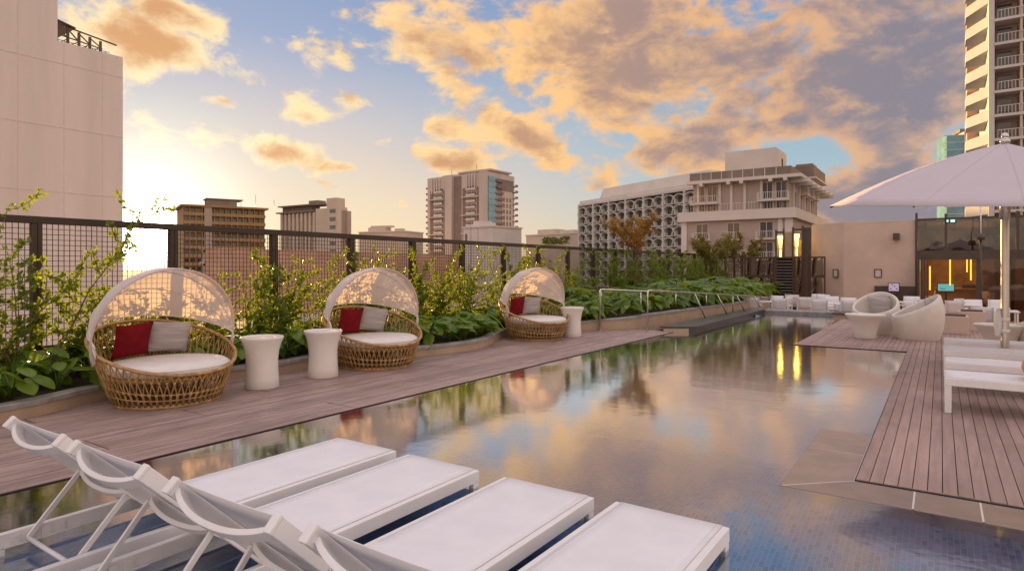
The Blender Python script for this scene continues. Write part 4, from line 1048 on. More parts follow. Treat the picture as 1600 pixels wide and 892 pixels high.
H('vent', 'dark', lambda g: g.box(PX(1213, 94)+.001, PX(1213, 94)+.03, 97.6, 98.4, PZ(1213, 230, 94)-2.2, PZ(1213, 230, 94)-1.1))
H('plant_room', 'recess', lambda g: (g.box(xr-2.5, xr+1.2, 102, 113, zp+.3, zp+2.0), g.box(xr-2.0, xr+.4, 106, 110, zp+2.01, zp+2.9)))
H('plant_room_edge', 'pale_wall', lambda g: g.box(xr-2.6, xr+1.5, 101.9, 113.3, zp+.1, zp+.3))
H('corner_pier', 'pale_wall', lambda g: (g.box(xl2-.1, xl2+.7, HY-.7, HY-.45, GZ, z1), g.box(xr-1.3, xr-.7, HY-.62, HY-.501, z1-3.3, z1), g.box(xr-.4, xr+.55, HY-.68, HY-.501, GZ, z1)))
for px in (1091, 1125, 1143, 1164, 1190): 
    x = PX(px, HY); H('pier', 'pale_wall', lambda g: g.box(x-.18, x+.18, HY-.20, HY-.001, z1+1.36, zt-.012))
for k in range(7): 
    y = 90.5+k*4; H('eave_beam', 'pale_wall', lambda g: g.box(xr+.01, xr+2.2, y, y+.5, zt-.55, zt-.011))
for px in (1100, 1142, 1162, 1207, 1230):
    x = PX(px, HY); H('eave_bracket', 'pale_wall', lambda g: g.box(x-.22, x+.22, HY-1.5, HY-.21, zt-.40, zt-.011))
wme, pme = window_mesh(1.45, 2.25); wsm, psm = window_mesh(1.75, 2.2)
bme, rme = balcony_mesh(3.9, 1.5); bsm, rsm = balcony_mesh(2.4, 1.1, 1.0, 9)
def hwin(px, y, z, w=wme, p=pme):
    o = link('window', w, hb_, (PX(px, HY)+24, y-HY-.05, z-GZ)); link('pane', p, o)
def hbal(px, y, z, b=bme, r=rme):
    o = link('balcony', b, hb_, (PX(px, HY)+24, y-HY, z-GZ)); link('railing', r, o)
zu2 = PZ(1200, 310, HY); zu1 = PZ(1200, 335, HY)+.2
for px in (1094, 1113, 1199, 1221):
    hwin(px, HY, PZ(1160, 313, HY)); hwin(px, HY, PZ(1160, 340, HY)+.1)
hbal(1103.5, HY, PZ(1160, 316, HY)); hbal(1210, HY, PZ(1160, 316, HY))
H('railing', 'pale_wall', lambda g: (g.box(xl, xr, HY-1.15, HY-1.10, z1+2.3, z1+2.36), [g.box(xl+k*.4, xl+k*.4+.04, HY-1.14, HY-1.11, z1+1.361, z1+2.299) for k in range(int((xr-xl)/.4))]))
for py in (373, 404, 436):
    for px in (1099, 1148, 1199):
        hwin(px, HY-.5, PZ(1150, py, HY), wsm, psm); hbal(px, HY-.5, PZ(1150, py+1, HY)-.02, bsm, rsm)
for k in range(5):
    y = 92+k*4.3
    H('side_pier', 'pale_wall', lambda g: g.box(xr+.001, xr+.25, y, y+.35, z1+1.36, zt-.012))
    wn = link('window', wme, hb_, (xr+.06+24, y+2.2-HY, z1+1.7-GZ), R(90)); link('pane', pme, wn)
    if 0 < k < 4:
        b_ = link('balcony', bsm, hb_, (xr+24, y+2.2-HY, z1+3.9-GZ), R(90)); link('railing', rsm, b_)

# ---- building wrapped in interlaced concrete arches
A0p = Vector((9.64*2.6, 234)); dirA = Vector((.546, -1)).normalized()
def cam2w(cx, cz): return Vector((.8255*cx-.5644*cz, .5644*cx+.8255*cz))
P_l = cam2w(A0p.x, A0p.y); P_r = cam2w(A0p.x+.546*50.7, A0p.y-50.7)
ax = (P_r-P_l); LEN = ax.length; angA = math.atan2(ax.y, ax.x)
ar = thing('arch_building', 'grey office block wrapped in rows of interlaced concrete arches', 'building', (P_l.x, P_l.y, GZ), angA)
top = 1.5+96/F*234-GZ
RH, NC = 3.25, 14
PWD = (LEN+6)/NC
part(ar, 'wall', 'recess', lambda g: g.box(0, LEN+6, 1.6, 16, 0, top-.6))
part(ar, 'roof_slab', 'arch', lambda g: g.box(-.4, LEN+6.4, -.4, 16.4, top-.2, top+.5))
part(ar, 'parapet', 'pale_wall', lambda g: g.box(0, LEN+6, .2, .7, top+.51, top+1.7))
part(ar, 'penthouse', 'pale_wall', lambda g: g.add([(8, 3, top+1.2), (LEN+4, 3, top+1.2), (LEN+4, 14, top+1.2), (8, 14, top+1.2), (9.5, 4, top+5.6), (LEN+2.5, 4, top+5.6), (LEN+2.5, 13, top+5.6), (9.5, 13, top+5.6), (6.5, 2.4, top+1.1), (LEN+5.5, 2.4, top+1.1), (LEN+5.5, 14, top+1.1), (6.5, 14, top+1.1)],
    [(0, 1, 5, 4), (1, 2, 6, 5), (2, 3, 7, 6), (3, 0, 4, 7), (4, 5, 6, 7), (8, 9, 1, 0), (9, 10, 2, 1), (10, 11, 3, 2), (11, 8, 0, 3)]))
am = MB(); vs = []; K = 14; ra, rb_ = PWD*.68, RH*.88
for j in range(K+1):
    th = PI*j/K
    for rr_, y in ((1.0, -.3), (1.0, 1.1), (.90, 1.1), (.90, -.3)): vs.append((ra*rr_*math.cos(th), y, rb_*(rr_ if rr_ == 1 else .92)*math.sin(th)))
am.add(vs, [(i*4+k, i*4+(k+1) % 4, (i+1)*4+(k+1) % 4, (i+1)*4+k) for i in range(K) for k in range(4)]); am = am.mesh('arch', 'arch')
wa = MB(); wa.box(-PWD*.36, PWD*.36, 1.50, 1.58, .1, RH*.70); wa = wa.mesh('window', 'grey_glass')
for r_ in range(9):
    z0 = top-.3-RH*(r_+1)*1.0
    part(ar, 'sill', 'arch', lambda g: g.box(-.2, LEN+6.2, .3, 1.59, z0-.16, z0+.16))
    for c in range(NC):
        link('arch', am, ar, (PWD*(c+.5), .003*(c % 2), z0)); link('window', wa, ar, (PWD*(c+.5), 0, z0+.15))
for c in range(0, NC+1, 2): part(ar, 'column', 'arch', lambda g: g.box(PWD*c-.35, PWD*c+.35, -.42, 1.4, 0, top-.21))
part(ar, 'end_wall', 'arch', lambda g: g.box(-.5, -.36, -.3, 16, 0, top-.25))

# ---- tall apartment tower in the middle
def cam_thing(name, label, cx0, cz0, cx1, cz1, base=GZ):
    a, b = cam2w(cx0, cz0), cam2w(cx1, cz1); v = b-a
    return thing(name, label, 'building', (a.x, a.y, base), math.atan2(v.y, v.x)), v.length
def pxc(px, cz): return (px-800)/F*cz
def zc(py, cz): return 1.5+(418-py)/F*cz-GZ
# front face runs from px 668 (cz 330) to px 762 (cz 300); right face goes on to px 800
D0, D1 = 335.0, 310.0
tw, L = cam_thing('apartment_tower', 'tall tan apartment tower with balconies and a teal glass corner', pxc(668, D0), D0, pxc(762, D1), D1)
zt = zc(273, 320)
part(tw, 'wall', 'tower_wall', lambda g: g.box(0, L, 0, 22, 0, zt))
fl = 3.05
s1 = L/94.0
def sx(px): return (px-668)*s1
nf = 17
for a, b in ((669.5, 673.5), (697, 702), (705, 709)): pass
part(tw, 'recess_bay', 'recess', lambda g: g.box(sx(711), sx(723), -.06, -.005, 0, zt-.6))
wt_ = MB(); wt_.box(0, s1*6.3, -.10, -.012, .55, 2.0); wt_ = wt_.mesh('window', 'winglass')
bt_ = MB(); bt_.box(-.1, s1*6.3+.1, -1.1, -.005, -.12, 0); bt_.box(-.1, s1*6.3+.1, -1.1, -1.0, .001, .95); bt_ = bt_.mesh('balcony', 'pale_wall')
for k in range(nf):
    z = zt-5.2-fl*(k+1)
    if z < 6: continue
    for px in (680.5, 687.5, 731.5, 738.5):
        link('window', wt_, tw, (sx(px), 0, z)); link('balcony', bt_, tw, (sx(px), 0, z))
    if k % 3 == 2:
        for a, b in ((671, 697), (724, 752)): part(tw, 'floor_band', 'pale_wall', lambda g: g.box(sx(a), sx(b), -1.3, -.006, z+2.35, z+2.75))
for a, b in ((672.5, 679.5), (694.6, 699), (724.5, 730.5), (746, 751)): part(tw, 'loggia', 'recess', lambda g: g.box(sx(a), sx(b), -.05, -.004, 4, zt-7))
for a, b in ((699.5, 710.5), (752, 762)): part(tw, 'pier', 'tower_wall', lambda g: g.box(sx(a), sx(b), -1.5, -.002, 0, zt+.3))
for px in (676, 680.5, 684.5, 688.5, 731.5, 735.5, 739.5, 743.5): part(tw, 'fin', 'pale_wall', lambda g: g.box(sx(px), sx(px+1.1), -.9, -.003, zt-8.5, zt+.1))
part(tw, 'crown', 'tower_wall', lambda g: (g.box(L*.20, L-.5, 2, 18, zt+.01, zt+.9), g.box(L*.5, L+.6, 1.2, 19, zt+.91, zt+1.7)))
part(tw, 'glass_corner', 'teal', lambda g: g.box(L+.002, L+.5, .3, 6.2, 3, zt-2))
part(tw, 'east_wall', 'cream_wall', lambda g: g.box(L+.001, L+.3, 11.2, 19.6, 3, zt-8.5))
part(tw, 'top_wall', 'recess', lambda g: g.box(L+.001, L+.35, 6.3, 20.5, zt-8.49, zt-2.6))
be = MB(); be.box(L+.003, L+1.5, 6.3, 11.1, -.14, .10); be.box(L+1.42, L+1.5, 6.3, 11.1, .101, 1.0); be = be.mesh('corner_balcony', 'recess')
wr = MB(); wr.box(L+.301, L+.36, 0, 1.2, .5, 2.6); wr = wr.mesh('window', 'winglass')
bs = MB(); bs.box(L-2, L+1.6, 20.7, 23.2, -.12, .22); bs.box(L+1.5, L+1.6, 20.7, 23.2, .221, 1.0); bs = bs.mesh('side_balcony', 'recess')
bw = MB(); bw.box(-2.2, -.01, 1, 5, -.12, .22); bw.box(-2.2, -2.1, 1, 5, .221, 1.0); bw = bw.mesh('side_balcony', 'recess')
sl_ = MB(); sl_.box(L+.501, L+.56, .3, 6.2, -.09, .09); sl_ = sl_.mesh('spandrel', 'recess')
for k in range(nf+2):
    z = zt-4.2-fl*k
    if z < 4: continue
    link('corner_balcony', be, tw, (0, 0, z)); link('side_balcony', bs, tw, (0, 0, z-1.2)); link('side_balcony', bw, tw, (0, 0, z-1.2)); link('spandrel', sl_, tw, (0, 0, z))
    if k > 2: [link('window', wr, tw, (0, yy, z-1)) for yy in (12.2, 14.8, 17.4)]

# ---- low buildings along the skyline
def slabs(t, name, mats, boxes, **kw): return part(t, name, mats, lambda g: [g.box(*b) for b in boxes], **kw)
def low(name, label, px0, px1, ytop, cz, dep, wall, extra=None, skew=0):
    t, L = cam_thing(name, label, pxc(px0, cz), cz, pxc(px1, cz-skew), cz-skew)
    z = zc(ytop, cz); part(t, 'wall', wall, lambda g: g.box(0, L, 0, dep, 0, z)); part(t, 'roof_edge', 'pale_wall', lambda g: g.box(-.3, L+.3, -.3, dep+.3, z+.001, z+.5))
    if extra: extra(t, L, z)
    return t
def ex_white(t, L, z):
    slabs(t, 'roof_unit', 'pale_wall', [(L*.2, L*.55, 2, 6, z+.51, z+2.3), (L*.62, L*.75, 1, 5, z+.51, z+1.6)]); slabs(t, 'window', 'winglass', [(L*.06, L*.14, -.05, -.01, z-4, z-1.8)])
    part(t, 'pier', 'tan_wall', lambda g: (g.box(L*.26, L*.27, -.1, -.01, 2, z-.01), g.box(L*.5, L*.51, -.1, -.01, 2, z-.01)))
low('white_annex', 'low plain pale building in front of the tall apartment tower', 724, 770, 357, 200, 14, 'pale_wall', ex_white, 8)
def ex_red(t, L, z): slabs(t, 'roof_unit', 'red_brown', [(L*.1, L*.6, 1, 8, z+.51, z+1.8)])
low('gabled_annex', 'small pinkish annex with stepped roofs right of the plain pale building', 768, 800, 366, 215, 12, 'cream_wall', ex_red)
def ex_green(t, L, z):
    slabs(t, 'roof_unit', 'cream_wall', [(L*.1, L*.45, 4, 10, z+.51, z+2.6), (L*.55, L*.8, 4, 9, z+.51, z+1.9)])
    g = MB(); rn = random.Random(3)
    for k in range(260):
        c = Vector((L*(.35+.5*rn.random()), -1+2*rn.random(), z-3.6+2.6*rn.random())); a = Vector((rn.gauss(0, 1), rn.gauss(0, 1), rn.gauss(0, 1))).normalized()*.5; b = a.orthogonal().normalized()*.5
        g.add([c-a, c+b, c+a, c-b], [(0, 1, 2, 3)])
    obj('roof_planting', g, 'vine', t, kind='stuff')
low('garden_roof_building', 'long low cream building with a strip of roof planting left of the arch building', 822, 903, 369, 260, 18, 'cream_wall', ex_green, 20)
def ex_l(t, L, z): slabs(t, 'roof_unit', 'cream_wall', [(L*.12, L*.5, 3, 8, z+.51, z+2.6), (L*.16, L*.6, 3.5, 7, z+2.61, z+3.4), (L*.7, L*.85, 3, 6, z+.51, z+1.8)])
low('flat_roof_building', 'low flat roofed building with roof plant right of the ribbed hotel', 561, 633, 364, 300, 16, 'cream_wall', ex_l, 10)

# ---- banded hotel in the glare, and the ribbed hotel
bh, L = cam_thing('banded_hotel', 'dark ochre hotel with rows of balconies beside the sun', pxc(287, 230), 230, pxc(415, 246), 246)
z = zc(321, 231)
part(bh, 'wall', 'gold_wall', lambda g: g.box(0, L, 1.5, 22, 0, z-.3))
part(bh, 'roof_slab', 'gold_wall', lambda g: g.box(-1, L+1, -.6, 23, z-.29, z+.4))
part(bh, 'roof_house', 'recess', lambda g: (g.box(L*.30, L*.66, 4, 12, z+.41, z+3.2), g.box(L*.28, L*.74, 3.5, 12.5, z+3.21, z+3.5), g.box(L*.71, L*.715, 4, 4.1, z+.41, z+3.2)))
part(bh, 'stair_panel', 'tan_wall', lambda g: g.box(L*.24, L*.33, -.2, 1.6, 0, z-.31))
bm = MB(); bm.box(0, L, .1, 1.49, -.2, .05); bm.box(0, L, .1, .2, .051, 1.0); bm = bm.mesh('balcony', 'gold_wall')
wm_ = MB(); 
for k in range(14): wm_.box(L*(k+.12)/14, L*(k+.88)/14, 1.40, 1.49, .2, 2.2)
wm_ = wm_.mesh('window_row', 'winglass')
for k in range(14):
    link('balcony', bm, bh, (0, 0, z-3.1*(k+1)-.3)); o = link('window_row', wm_, bh, (0, 0, z-3.1*(k+1)-.2))
for k in range(1, 14): part(bh, 'divider', 'gold_wall', lambda g: g.box(L*k/14-.12, L*k/14+.12, .12, 1.48, 2, z-.31))
rh, L = cam_thing('ribbed_hotel', 'pale tan hotel with tall vertical ribs and a stair tower', pxc(435, 250), 250, pxc(530, 232), 232)
z = zc(333, 245)
part(rh, 'wall', 'tan_wall', lambda g: g.box(0, L, 1, 6, 0, z))
for k in range(9): part(rh, 'rib', 'cream_wall', lambda g: g.box(L*(.05+k*.068), L*(.085+k*.068), -.4, .99, 0, z-.2))
part(rh, 'end_panel', 'cream_wall', lambda g: g.box(L*.64, L*.83, -.3, .995, 0, z+1))
part(rh, 'stair_tower', 'cream_wall', lambda g: (g.box(L*.84, L, -.8, 4, 0, z+1.2), g.box(L*.82, L*.98, -.5, 3.5, z+1.21, z+4.6)))
part(rh, 'roof_terrace', 'recess', lambda g: (g.box(-.3, L*.62, -1.0, 6, z+.01, z+.5), g.box(0, L*.5, 2, 6, z+.51, z+2.6), g.box(-.4, L*.75, 0, 7, z+2.61, z+3.1), g.box(L*.45, L*.6, 2, 6, z+3.11, z+4.6)))
for k in range(13): part(rh, 'window', 'winglass', lambda g: g.box(L*.88, L*.97, -.86, -.801, z-1-3*k, z+.4-3*k))

# ---- terracotta car park filling the view through the fence
tc_ = Vector((-150, 84))
tp = thing('terracotta_carpark', 'long low terracotta building with open louvred floors seen through the mesh fence', 'building', (-150, 84, GZ), R(90))
Lc, zt = 260, 22.3
part(tp, 'wall', 'red_brown', lambda g: g.box(0, Lc, -18, -1.2, 0, zt-.6))
for k in range(7):
    z = zt-3.3*k
    part(tp, 'floor_slab', 'pale_wall' if k in (1, 3) else 'red_brown', lambda g: g.box(-.3, Lc, -1.9, .0, z-.5, z)); part(tp, 'guard_wall', 'red_brown', lambda g: g.box(0, Lc, -1.89, -.15, z-.7-.35, z-.55))
fm = MB()
for k in range(130): fm.box(k*2.0, k*2.0+.8, -1.19, -.3, 0, 2.3)
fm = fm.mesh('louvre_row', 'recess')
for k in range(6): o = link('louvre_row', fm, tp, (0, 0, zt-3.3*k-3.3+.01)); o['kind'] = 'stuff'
nr = thing('tile_roof_block', 'flat brown roofed block just below the fence on the far side of the lane', 'building', (-40, 30, GZ))
part(nr, 'wall', 'red_brown', lambda g: g.box(-14, 14, -2, 70, 0, 12.2)); part(nr, 'roof', 'roofgrey', lambda g: g.box(-14.3, 14.3, -2.3, 70.3, 12.21, 12.7))
part(nr, 'roof_unit', 'pale_wall', lambda g: [g.box(x, x+2.6, y, y+2, 12.71, 14.1) for x, y in ((2, 6), (-6, 14), (4, 24), (-3, 38), (5, 50))])

# ---- plain white tower on the left with the steel roof frame
TX = -40.0
wt2 = thing('white_tower', 'tall blank white tower with panel joints on the left, stepped at the top', 'building', (TX, 17.7, GZ))
def T(name, mats, fn, **kw):
    g = MB(); fn(g); return under(wt2, name, g, mats, **kw)
def YT(px): t = (px-800)/F; return -TX/(.5644-.8255*t)*(.5644*t+.8255)
def ZT(px, py): t = (px-800)/F; return 1.5+(418-py)/F*(-TX/(.5644-.8255*t))
yb, ya = YT(192), YT(90)
ztl = ZT(192, 90)
T('wall', 'tower', lambda g: g.box(TX-25, TX, -30, yb, GZ, ztl))
T('upper_wall', 'tower', lambda g: g.box(TX-25, TX-.003, -30, ya, ztl+.001, ztl+16))
for py in (122, 215, 309): 
    z = ZT(192, py); T('joint', 'joint', lambda g: g.box(TX-.001, TX+.012, -30, yb+.002, z-.02, z+.02))
z = ztl+3.4; T('joint', 'joint', lambda g: g.box(TX-.002, TX+.012, -30, ya-.02, z-.02, z+.02))
for px in (28, 160, 100): 
    y = YT(px); T('joint', 'joint', lambda g: g.box(TX-.0005, TX+.010, y-.012, y+.012, GZ, (ztl if px > 30 else ztl+15)-.01))
ZS = .37
tf = thing('roof_frame', 'brown steel truss frame with a sloping awning on the shoulder of the white tower', 'steel frame', (TX-1, ya, ztl))
tf.scale = (1, 1, ZS)
yq = YT(172)-ya
hh = 2.6
part(tf, 'awning', 'bronze', lambda g: g.add([(.2, .05, 3.9), (.2, yq*.45, 3.2), (-6, yq*.45, 3.2), (-6, .05, 3.9), (.2, .05, 4.1), (.2, yq*.45, 3.4), (-6, yq*.45, 3.4), (-6, .05, 4.1)], [(0, 1, 2, 3), (4, 5, 6, 7), (0, 1, 5, 4), (1, 2, 6, 5), (2, 3, 7, 6), (3, 0, 4, 7)]))
for xo in (0, -4):
    part(tf, 'chord', 'bronze', lambda g: (g.bar((xo, .1, hh+.9), (xo, yq+.8, hh-.1), .12, .14), g.bar((xo, .1, 1.9), (xo, yq, 1.3), .10, .12), g.bar((xo, .1, .2), (xo, yq, .2), .10, .12)))
    for k in range(5):
        y = .3+(yq-.4)*k/4; part(tf, 'strut', 'bronze', lambda g: g.bar((xo, y, .01), (xo, y, hh+.75-.9*k/4), .12, .12))
        if k < 4: part(tf, 'brace', 'bronze', lambda g: (g.bar((xo, y, .3), (xo, y+(yq-.4)/4, 1.5), .07, .07), g.bar((xo, y, hh+.6-.9*k/4), (xo, y+(yq-.4)/4, 1.5), .07, .07)))
part(tf, 'railing', 'bronze', lambda g: (g.box(-.02, .02, 0, yb-ya-.3, 1.0, 1.05), [g.box(-.02, .02, y*.35, y*.35+.04, .01, .999) for y in range(int((yb-ya)/.35))]))

# ---- cream balcony tower on the right, and the teal tower behind it
RY = 103.0
rt = thing('balcony_tower', 'tall cream residential tower with railed balconies at the right edge', 'building', (6, RY, GZ))
def Q(name, mats, fn, **kw):
    g = MB(); fn(g); return under(rt, name, g, mats, **kw)
rx = PX(1554, RY)
Q('wall', 'tan_wall', lambda g: g.box(rx+.2, rx+13, RY+2, 125, GZ, 60))
Q('side_wall', 'grey_wall', lambda g: g.box(rx-.6, rx+.199, RY+3, 150, GZ, 60))
st_ = 36/F*82*1.03
zb = PZ(1575, 215, RY)
sb = MB(); sb.box(rx, rx+13, RY-.3, RY+1.99, -.35, .0); sb = sb.mesh('balcony', 'pale_wall')
rr_ = MB(); rr_.box(rx+.3, rx+13, RY-.28, RY-.22, 1.0, 1.08)
for k in range(34): rr_.box(rx+.3+k*.36, rx+.36+k*.36, RY-.27, RY-.23, .06, .999)
rr_ = rr_.mesh('railing', 'pale_wall')
pr_ = MB()
for k in range(3): pr_.box(rx+2.6+k*4.3, rx+2.85+k*4.3, RY-.2, RY+1.9, .001, st_-.36)
pr_ = pr_.mesh('party_wall', 'cream_wall')
wi_ = MB(); wi_.box(.4, 1.9, 1.9, 1.98, .1, 2.3); wi_ = wi_.mesh('window', 'winglass')
# stair balconies stepping out on the side towards the pool
sd = MB()
sd.add([(rx-.62, RY+1, -1.35), (rx-2.9, RY+5.5, -1.35), (rx-2.9, RY+9, -1.35), (rx-.62, RY+9, -1.35), (rx-.62, RY+1, .05), (rx-2.9, RY+5.5, .05), (rx-2.9, RY+9, .05), (rx-.62, RY+9, .05)], [(0, 1, 2, 3), (4, 5, 6, 7), (0, 1, 5, 4), (1, 2, 6, 5), (2, 3, 7, 6), (3, 0, 4, 7)])
sd = sd.mesh('side_balcony', 'grey_wall')
s3 = MB(); s3.box(rx-2.2, rx-.61, 128, 134, -.2, 1.2); s3 = s3.mesh('far_balcony', 'red_brown')
for k in range(-5, 14):
    z = zb+k*st_
    ox, oy = -6, -RY
    link('balcony', sb, rt, (ox, oy, z-GZ)); link('railing', rr_, rt, (ox, oy, z-GZ)); link('party_wall', pr_, rt, (ox, oy, z-GZ)); [link('window', wi_, rt, (ox+rx+4.3*q+p, oy+RY, z-GZ)) for q in range(2) for p in (0, 2.1)]
    link('side_balcony', sd, rt, (ox, oy, z+.9-GZ)); link('far_balcony', s3, rt, (ox, oy, z*1.25-GZ))
Q('corner_pier', 'pale_wall', lambda g: g.box(rx-.61, rx+.001, RY-.1, RY+3, GZ, 60))
te, L = cam_thing('teal_tower', 'slim far tower with teal glass between the parasol and the cream tower', pxc(1477, 300), 300, pxc(1535, 296), 296)
z = zc(212, 300)
part(te, 'glass_wall', 'teal', lambda g: g.box(.6, L*.50, 0, 12, 0, z))
part(te, 'wall', 'pale_wall', lambda g: g.box(L*.50+.01, L*.66, -.4, 12, 0, z+1.4)); part(te, 'glass_wall', 'teal', lambda g: g.box(L*.66+.01, L, 0, 12, 0, z-.5)); part(te, 'roof', 'recess', lambda g: g.box(L*.42, L*.8, 1, 10, z+1.41, z+3.0))
for k in range(26): part(te, 'spandrel', 'pale_wall', lambda g: (g.box(-.6, L*.5, -.15, -.003, z-.3-3.4*k, z+.05-3.4*k)))

# ================================================================== VEGETATION
rv = random.Random(11)
def leafquad(g, c, d, nrm, L, w, mi=0):
    d = d.normalized(); sd = d.cross(nrm)
    sd = sd.normalized() if sd.length > 1e-5 else d.orthogonal().normalized()
    up = sd.cross(d).normalized()
    g.add([c, c+d*L*.5-sd*w*.5+up*w*.12, c+d*L, c+d*L*.5+sd*w*.5+up*w*.12], [(0, 1, 2), (0, 2, 3)], mi, False)
def rvec(): return Vector((rv.gauss(0, 1), rv.gauss(0, 1), rv.gauss(0, 1)))
def vine_meshes(h, spread, nstem, leaf, dens):
    st_ = MB(); lf = MB()
    def leaves(p, d, n_):
        for _ in range(n_):
            q = (d*.3+rvec()*.7+Vector((0, 0, .35))).normalized()
            leafquad(lf, p+rvec()*.012, q, rvec().normalized(), leaf*rv.uniform(.7, 1.3), leaf*rv.uniform(.45, .65))
    for k in range(nstem):
        p = Vector((rv.uniform(-.08, .08), rv.uniform(-spread*.35, spread*.35), 0)); d = Vector((rv.uniform(-.05, .22), rv.uniform(-.5, .5), 1)).normalized()
        L = h*rv.uniform(.55, 1.05); n_ = int(L/.085); pts = [p.copy()]
        for j in range(n_):
            d = (d+Vector((rv.gauss(0, .05), rv.gauss(0, .13), .05))).normalized(); p = p+d*.085
            p.x = max(-.20, min(.32, p.x)); pts.append(p.copy())
            f = j/n_
            if f > .12:
                leaves(p, d, int(dens*2))
                if rv.random() < (.62 if f < .7 else .35):
                    sd = Vector((rv.uniform(-.2, .8), rv.choice((-1, 1))*rv.uniform(.4, 1), rv.uniform(.1, .7))).normalized(); q = p.copy(); tp = [q.copy()]
                    for m_ in range(rv.randint(3, 6)):
                        sd = (sd+rvec()*.2+Vector((0, 0, .05))).normalized(); q = q+sd*.06; tp.append(q.copy()); leaves(q, sd, int(dens*4))
                    st_.tube(tp, .003, 4)
        st_.tube(pts, [.009*(1-.75*i/len(pts)) for i in range(len(pts))], 5)
    return st_.mesh('stems', 'stem', False), lf.mesh('foliage', 'vine', False)
VM = [vine_meshes(1.80, 1.3, 7, .060, 2.0), vine_meshes(1.5, 1.5, 8, .058, 2.0), vine_meshes(2.1, .9, 5, .062, 1.7), vine_meshes(1.15, 1.6, 9, .064, 2.1), vine_meshes(1.65, 1.2, 7, .066, 2.1)]
VL = ['open arching shrub against the mesh fence', 'bushy shrub climbing the mesh fence', 'tall thin shrub against the mesh fence', 'low wide shrub at the mesh fence', 'leafy upright shrub by the mesh fence']
VW = [' at the frame edge', ' left of the largest daybed', ' behind the largest daybed', ' behind its right shoulder', ' behind the first side table', ' behind the side table pair', ' left of the middle daybed', ' behind the middle daybed', ' right of the middle daybed', ' in the gap after the middle daybed',
      ' midway between the middle and far daybeds', ' short of the far daybed', ' left of the far daybed', ' behind the far daybed', ' over the far daybed canopy', ' behind the far side table', ' where the first handrail starts', ' by the first garden light', ' behind the first handrail', ' behind both handrails', ' left of the rust tree', ' below the rust tree', ' right of the rust tree', ' by the second garden light', ' past the second garden light', ' before the olive tree', ' left of the olive tree', ' under the olive tree', ' right of the olive tree', ' by the third garden light', ' short of the lattice screens', ' behind the bronze green tree', ' at the far end', ' taller than the rail at the frame edge']
VS = [(-8.55, 1.15, 2, 1.05), (-8.5, 2.2, 0, .95), (-8.6, 3.35, 3, .9), (-8.62, 4.2, 3, .95), (-8.6, 5.3, 1, .9), (-8.6, 5.95, 4, .95), (-8.65, 6.7, 1, 1.05), (-8.6, 7.35, 2, .98), (-8.6, 8.0, 4, .95), (-8.65, 8.6, 1, 1), (-8.6, 9.3, 0, .95), (-8.6, 9.85, 3, 1.0), (-8.6, 10.6, 2, 1.05),
      (-8.65, 11.3, 1, .95), (-8.6, 12.05, 2, 1.08), (-8.65, 12.7, 0, .95), (-8.6, 13.5, 4, .9), (-8.65, 14.2, 1, 1), (-8.5, 15.0, 2, .98), (-8.6, 15.8, 4, .55), (-8.5, 16.6, 1, .6), (-8.6, 17.5, 2, 1.0), (-8.5, 18.3, 4, 1.05), (-8.6, 19.6, 0, .95), (-8.4, 20.6, 1, 1.15), (-8.5, 21.6, 4, 1.1), (-8.4, 22.6, 1, 1.2), (-8.5, 23.7, 0, 1),
      (-8.4, 24.8, 4, 1.1), (-8.4, 25.9, 1, 1.15), (-8.5, 27.0, 4, 1.05), (-8.4, 28.2, 1, 1.1), (-8.5, 29.6, 0, 1.0), (-8.4, 2.62, 2, 1.28)]
protos = {}
for x, y, k, sc_ in VS:
    if k not in protos:
        t = thing('fence_shrub', VL[k], 'shrub', (x, y, curb_h(y)), 0, ['arching shrubs', 'bushy shrubs', 'tall thin shrubs', 'low shrubs', 'upright shrubs'][k]+' along the mesh fence')
        link('stems', VM[k][0], t); o = link('foliage', VM[k][1], t); o['kind'] = 'stuff'; protos[k] = t
    else: t = dup(protos[k], (x, y, curb_h(y)), 0)
    t['label'] = VL[k].replace('mesh fence', 'mesh fence'+VW[VS.index((x, y, k, sc_))]) if len(VW) > VS.index((x, y, k, sc_)) else VL[k]
    t.scale = (1, sc_, sc_); t.rotation_euler = (0, 0, rv.uniform(-.25, .25))

# ---- broad leaved plants filling the planter
def bigleaf_mb(L=.30, W=.24, lob=.10):
    g = MB(); n_ = 12; rows = []
    prof = []
    for j in range(n_+1):
        f = j/n_; w = W*.5*(math.sin(PI*min(1, f*.93+.07))**.7)*(1-.25*f); w *= 1-lob*(1+math.cos(2*PI*f*4.5))*.9 if .08 < f < .95 else 1
        prof.append((f, w))
    vs = []
    for f, w in prof:
        x = L*f; dz = -.55*L*f*f*.6
        back = -.10*L*(1-f)**3
        vs += [(x+back*1.0, -w, dz-.10*w), (x*.98, -w*.5, dz+.10*w), (x, 0, dz-.012), (x*.98, w*.5, dz+.10*w), (x+back, w, dz-.10*w)]
    fs = [(i*5+j, i*5+j+1, (i+1)*5+j+1, (i+1)*5+j) for i in range(n_) for j in range(4)]
    g.add(vs, fs, 0, True); return g
LM = [bigleaf_mb(.30, .25, .05), bigleaf_mb(.34, .22, .14), bigleaf_mb(.24, .22, .02)]
LME = [m_.mesh('leaf', 'bigleaf', False) for m_ in LM]
def plant_layout(n_, h):
    o = []
    for i in range(n_):
        az_ = 2*PI*i/n_*1.618+rv.uniform(-.4, .4); reach = rv.uniform(.08, .26); z = h*rv.uniform(.45, 1.0)
        o.append((reach*math.cos(az_), reach*math.sin(az_), z, az_, rv.uniform(-.25, .55), rv.randrange(3), rv.uniform(.75, 1.2)))
    return o
def petioles(lay):
    g = MB()
    for x, y, z, a, tl, k, sc_ in lay:
        g.tube([(0, 0, -.03), (x*.35, y*.35, z*.65), (x, y, z)], .006, 4)
    return g.mesh('petioles', pet)
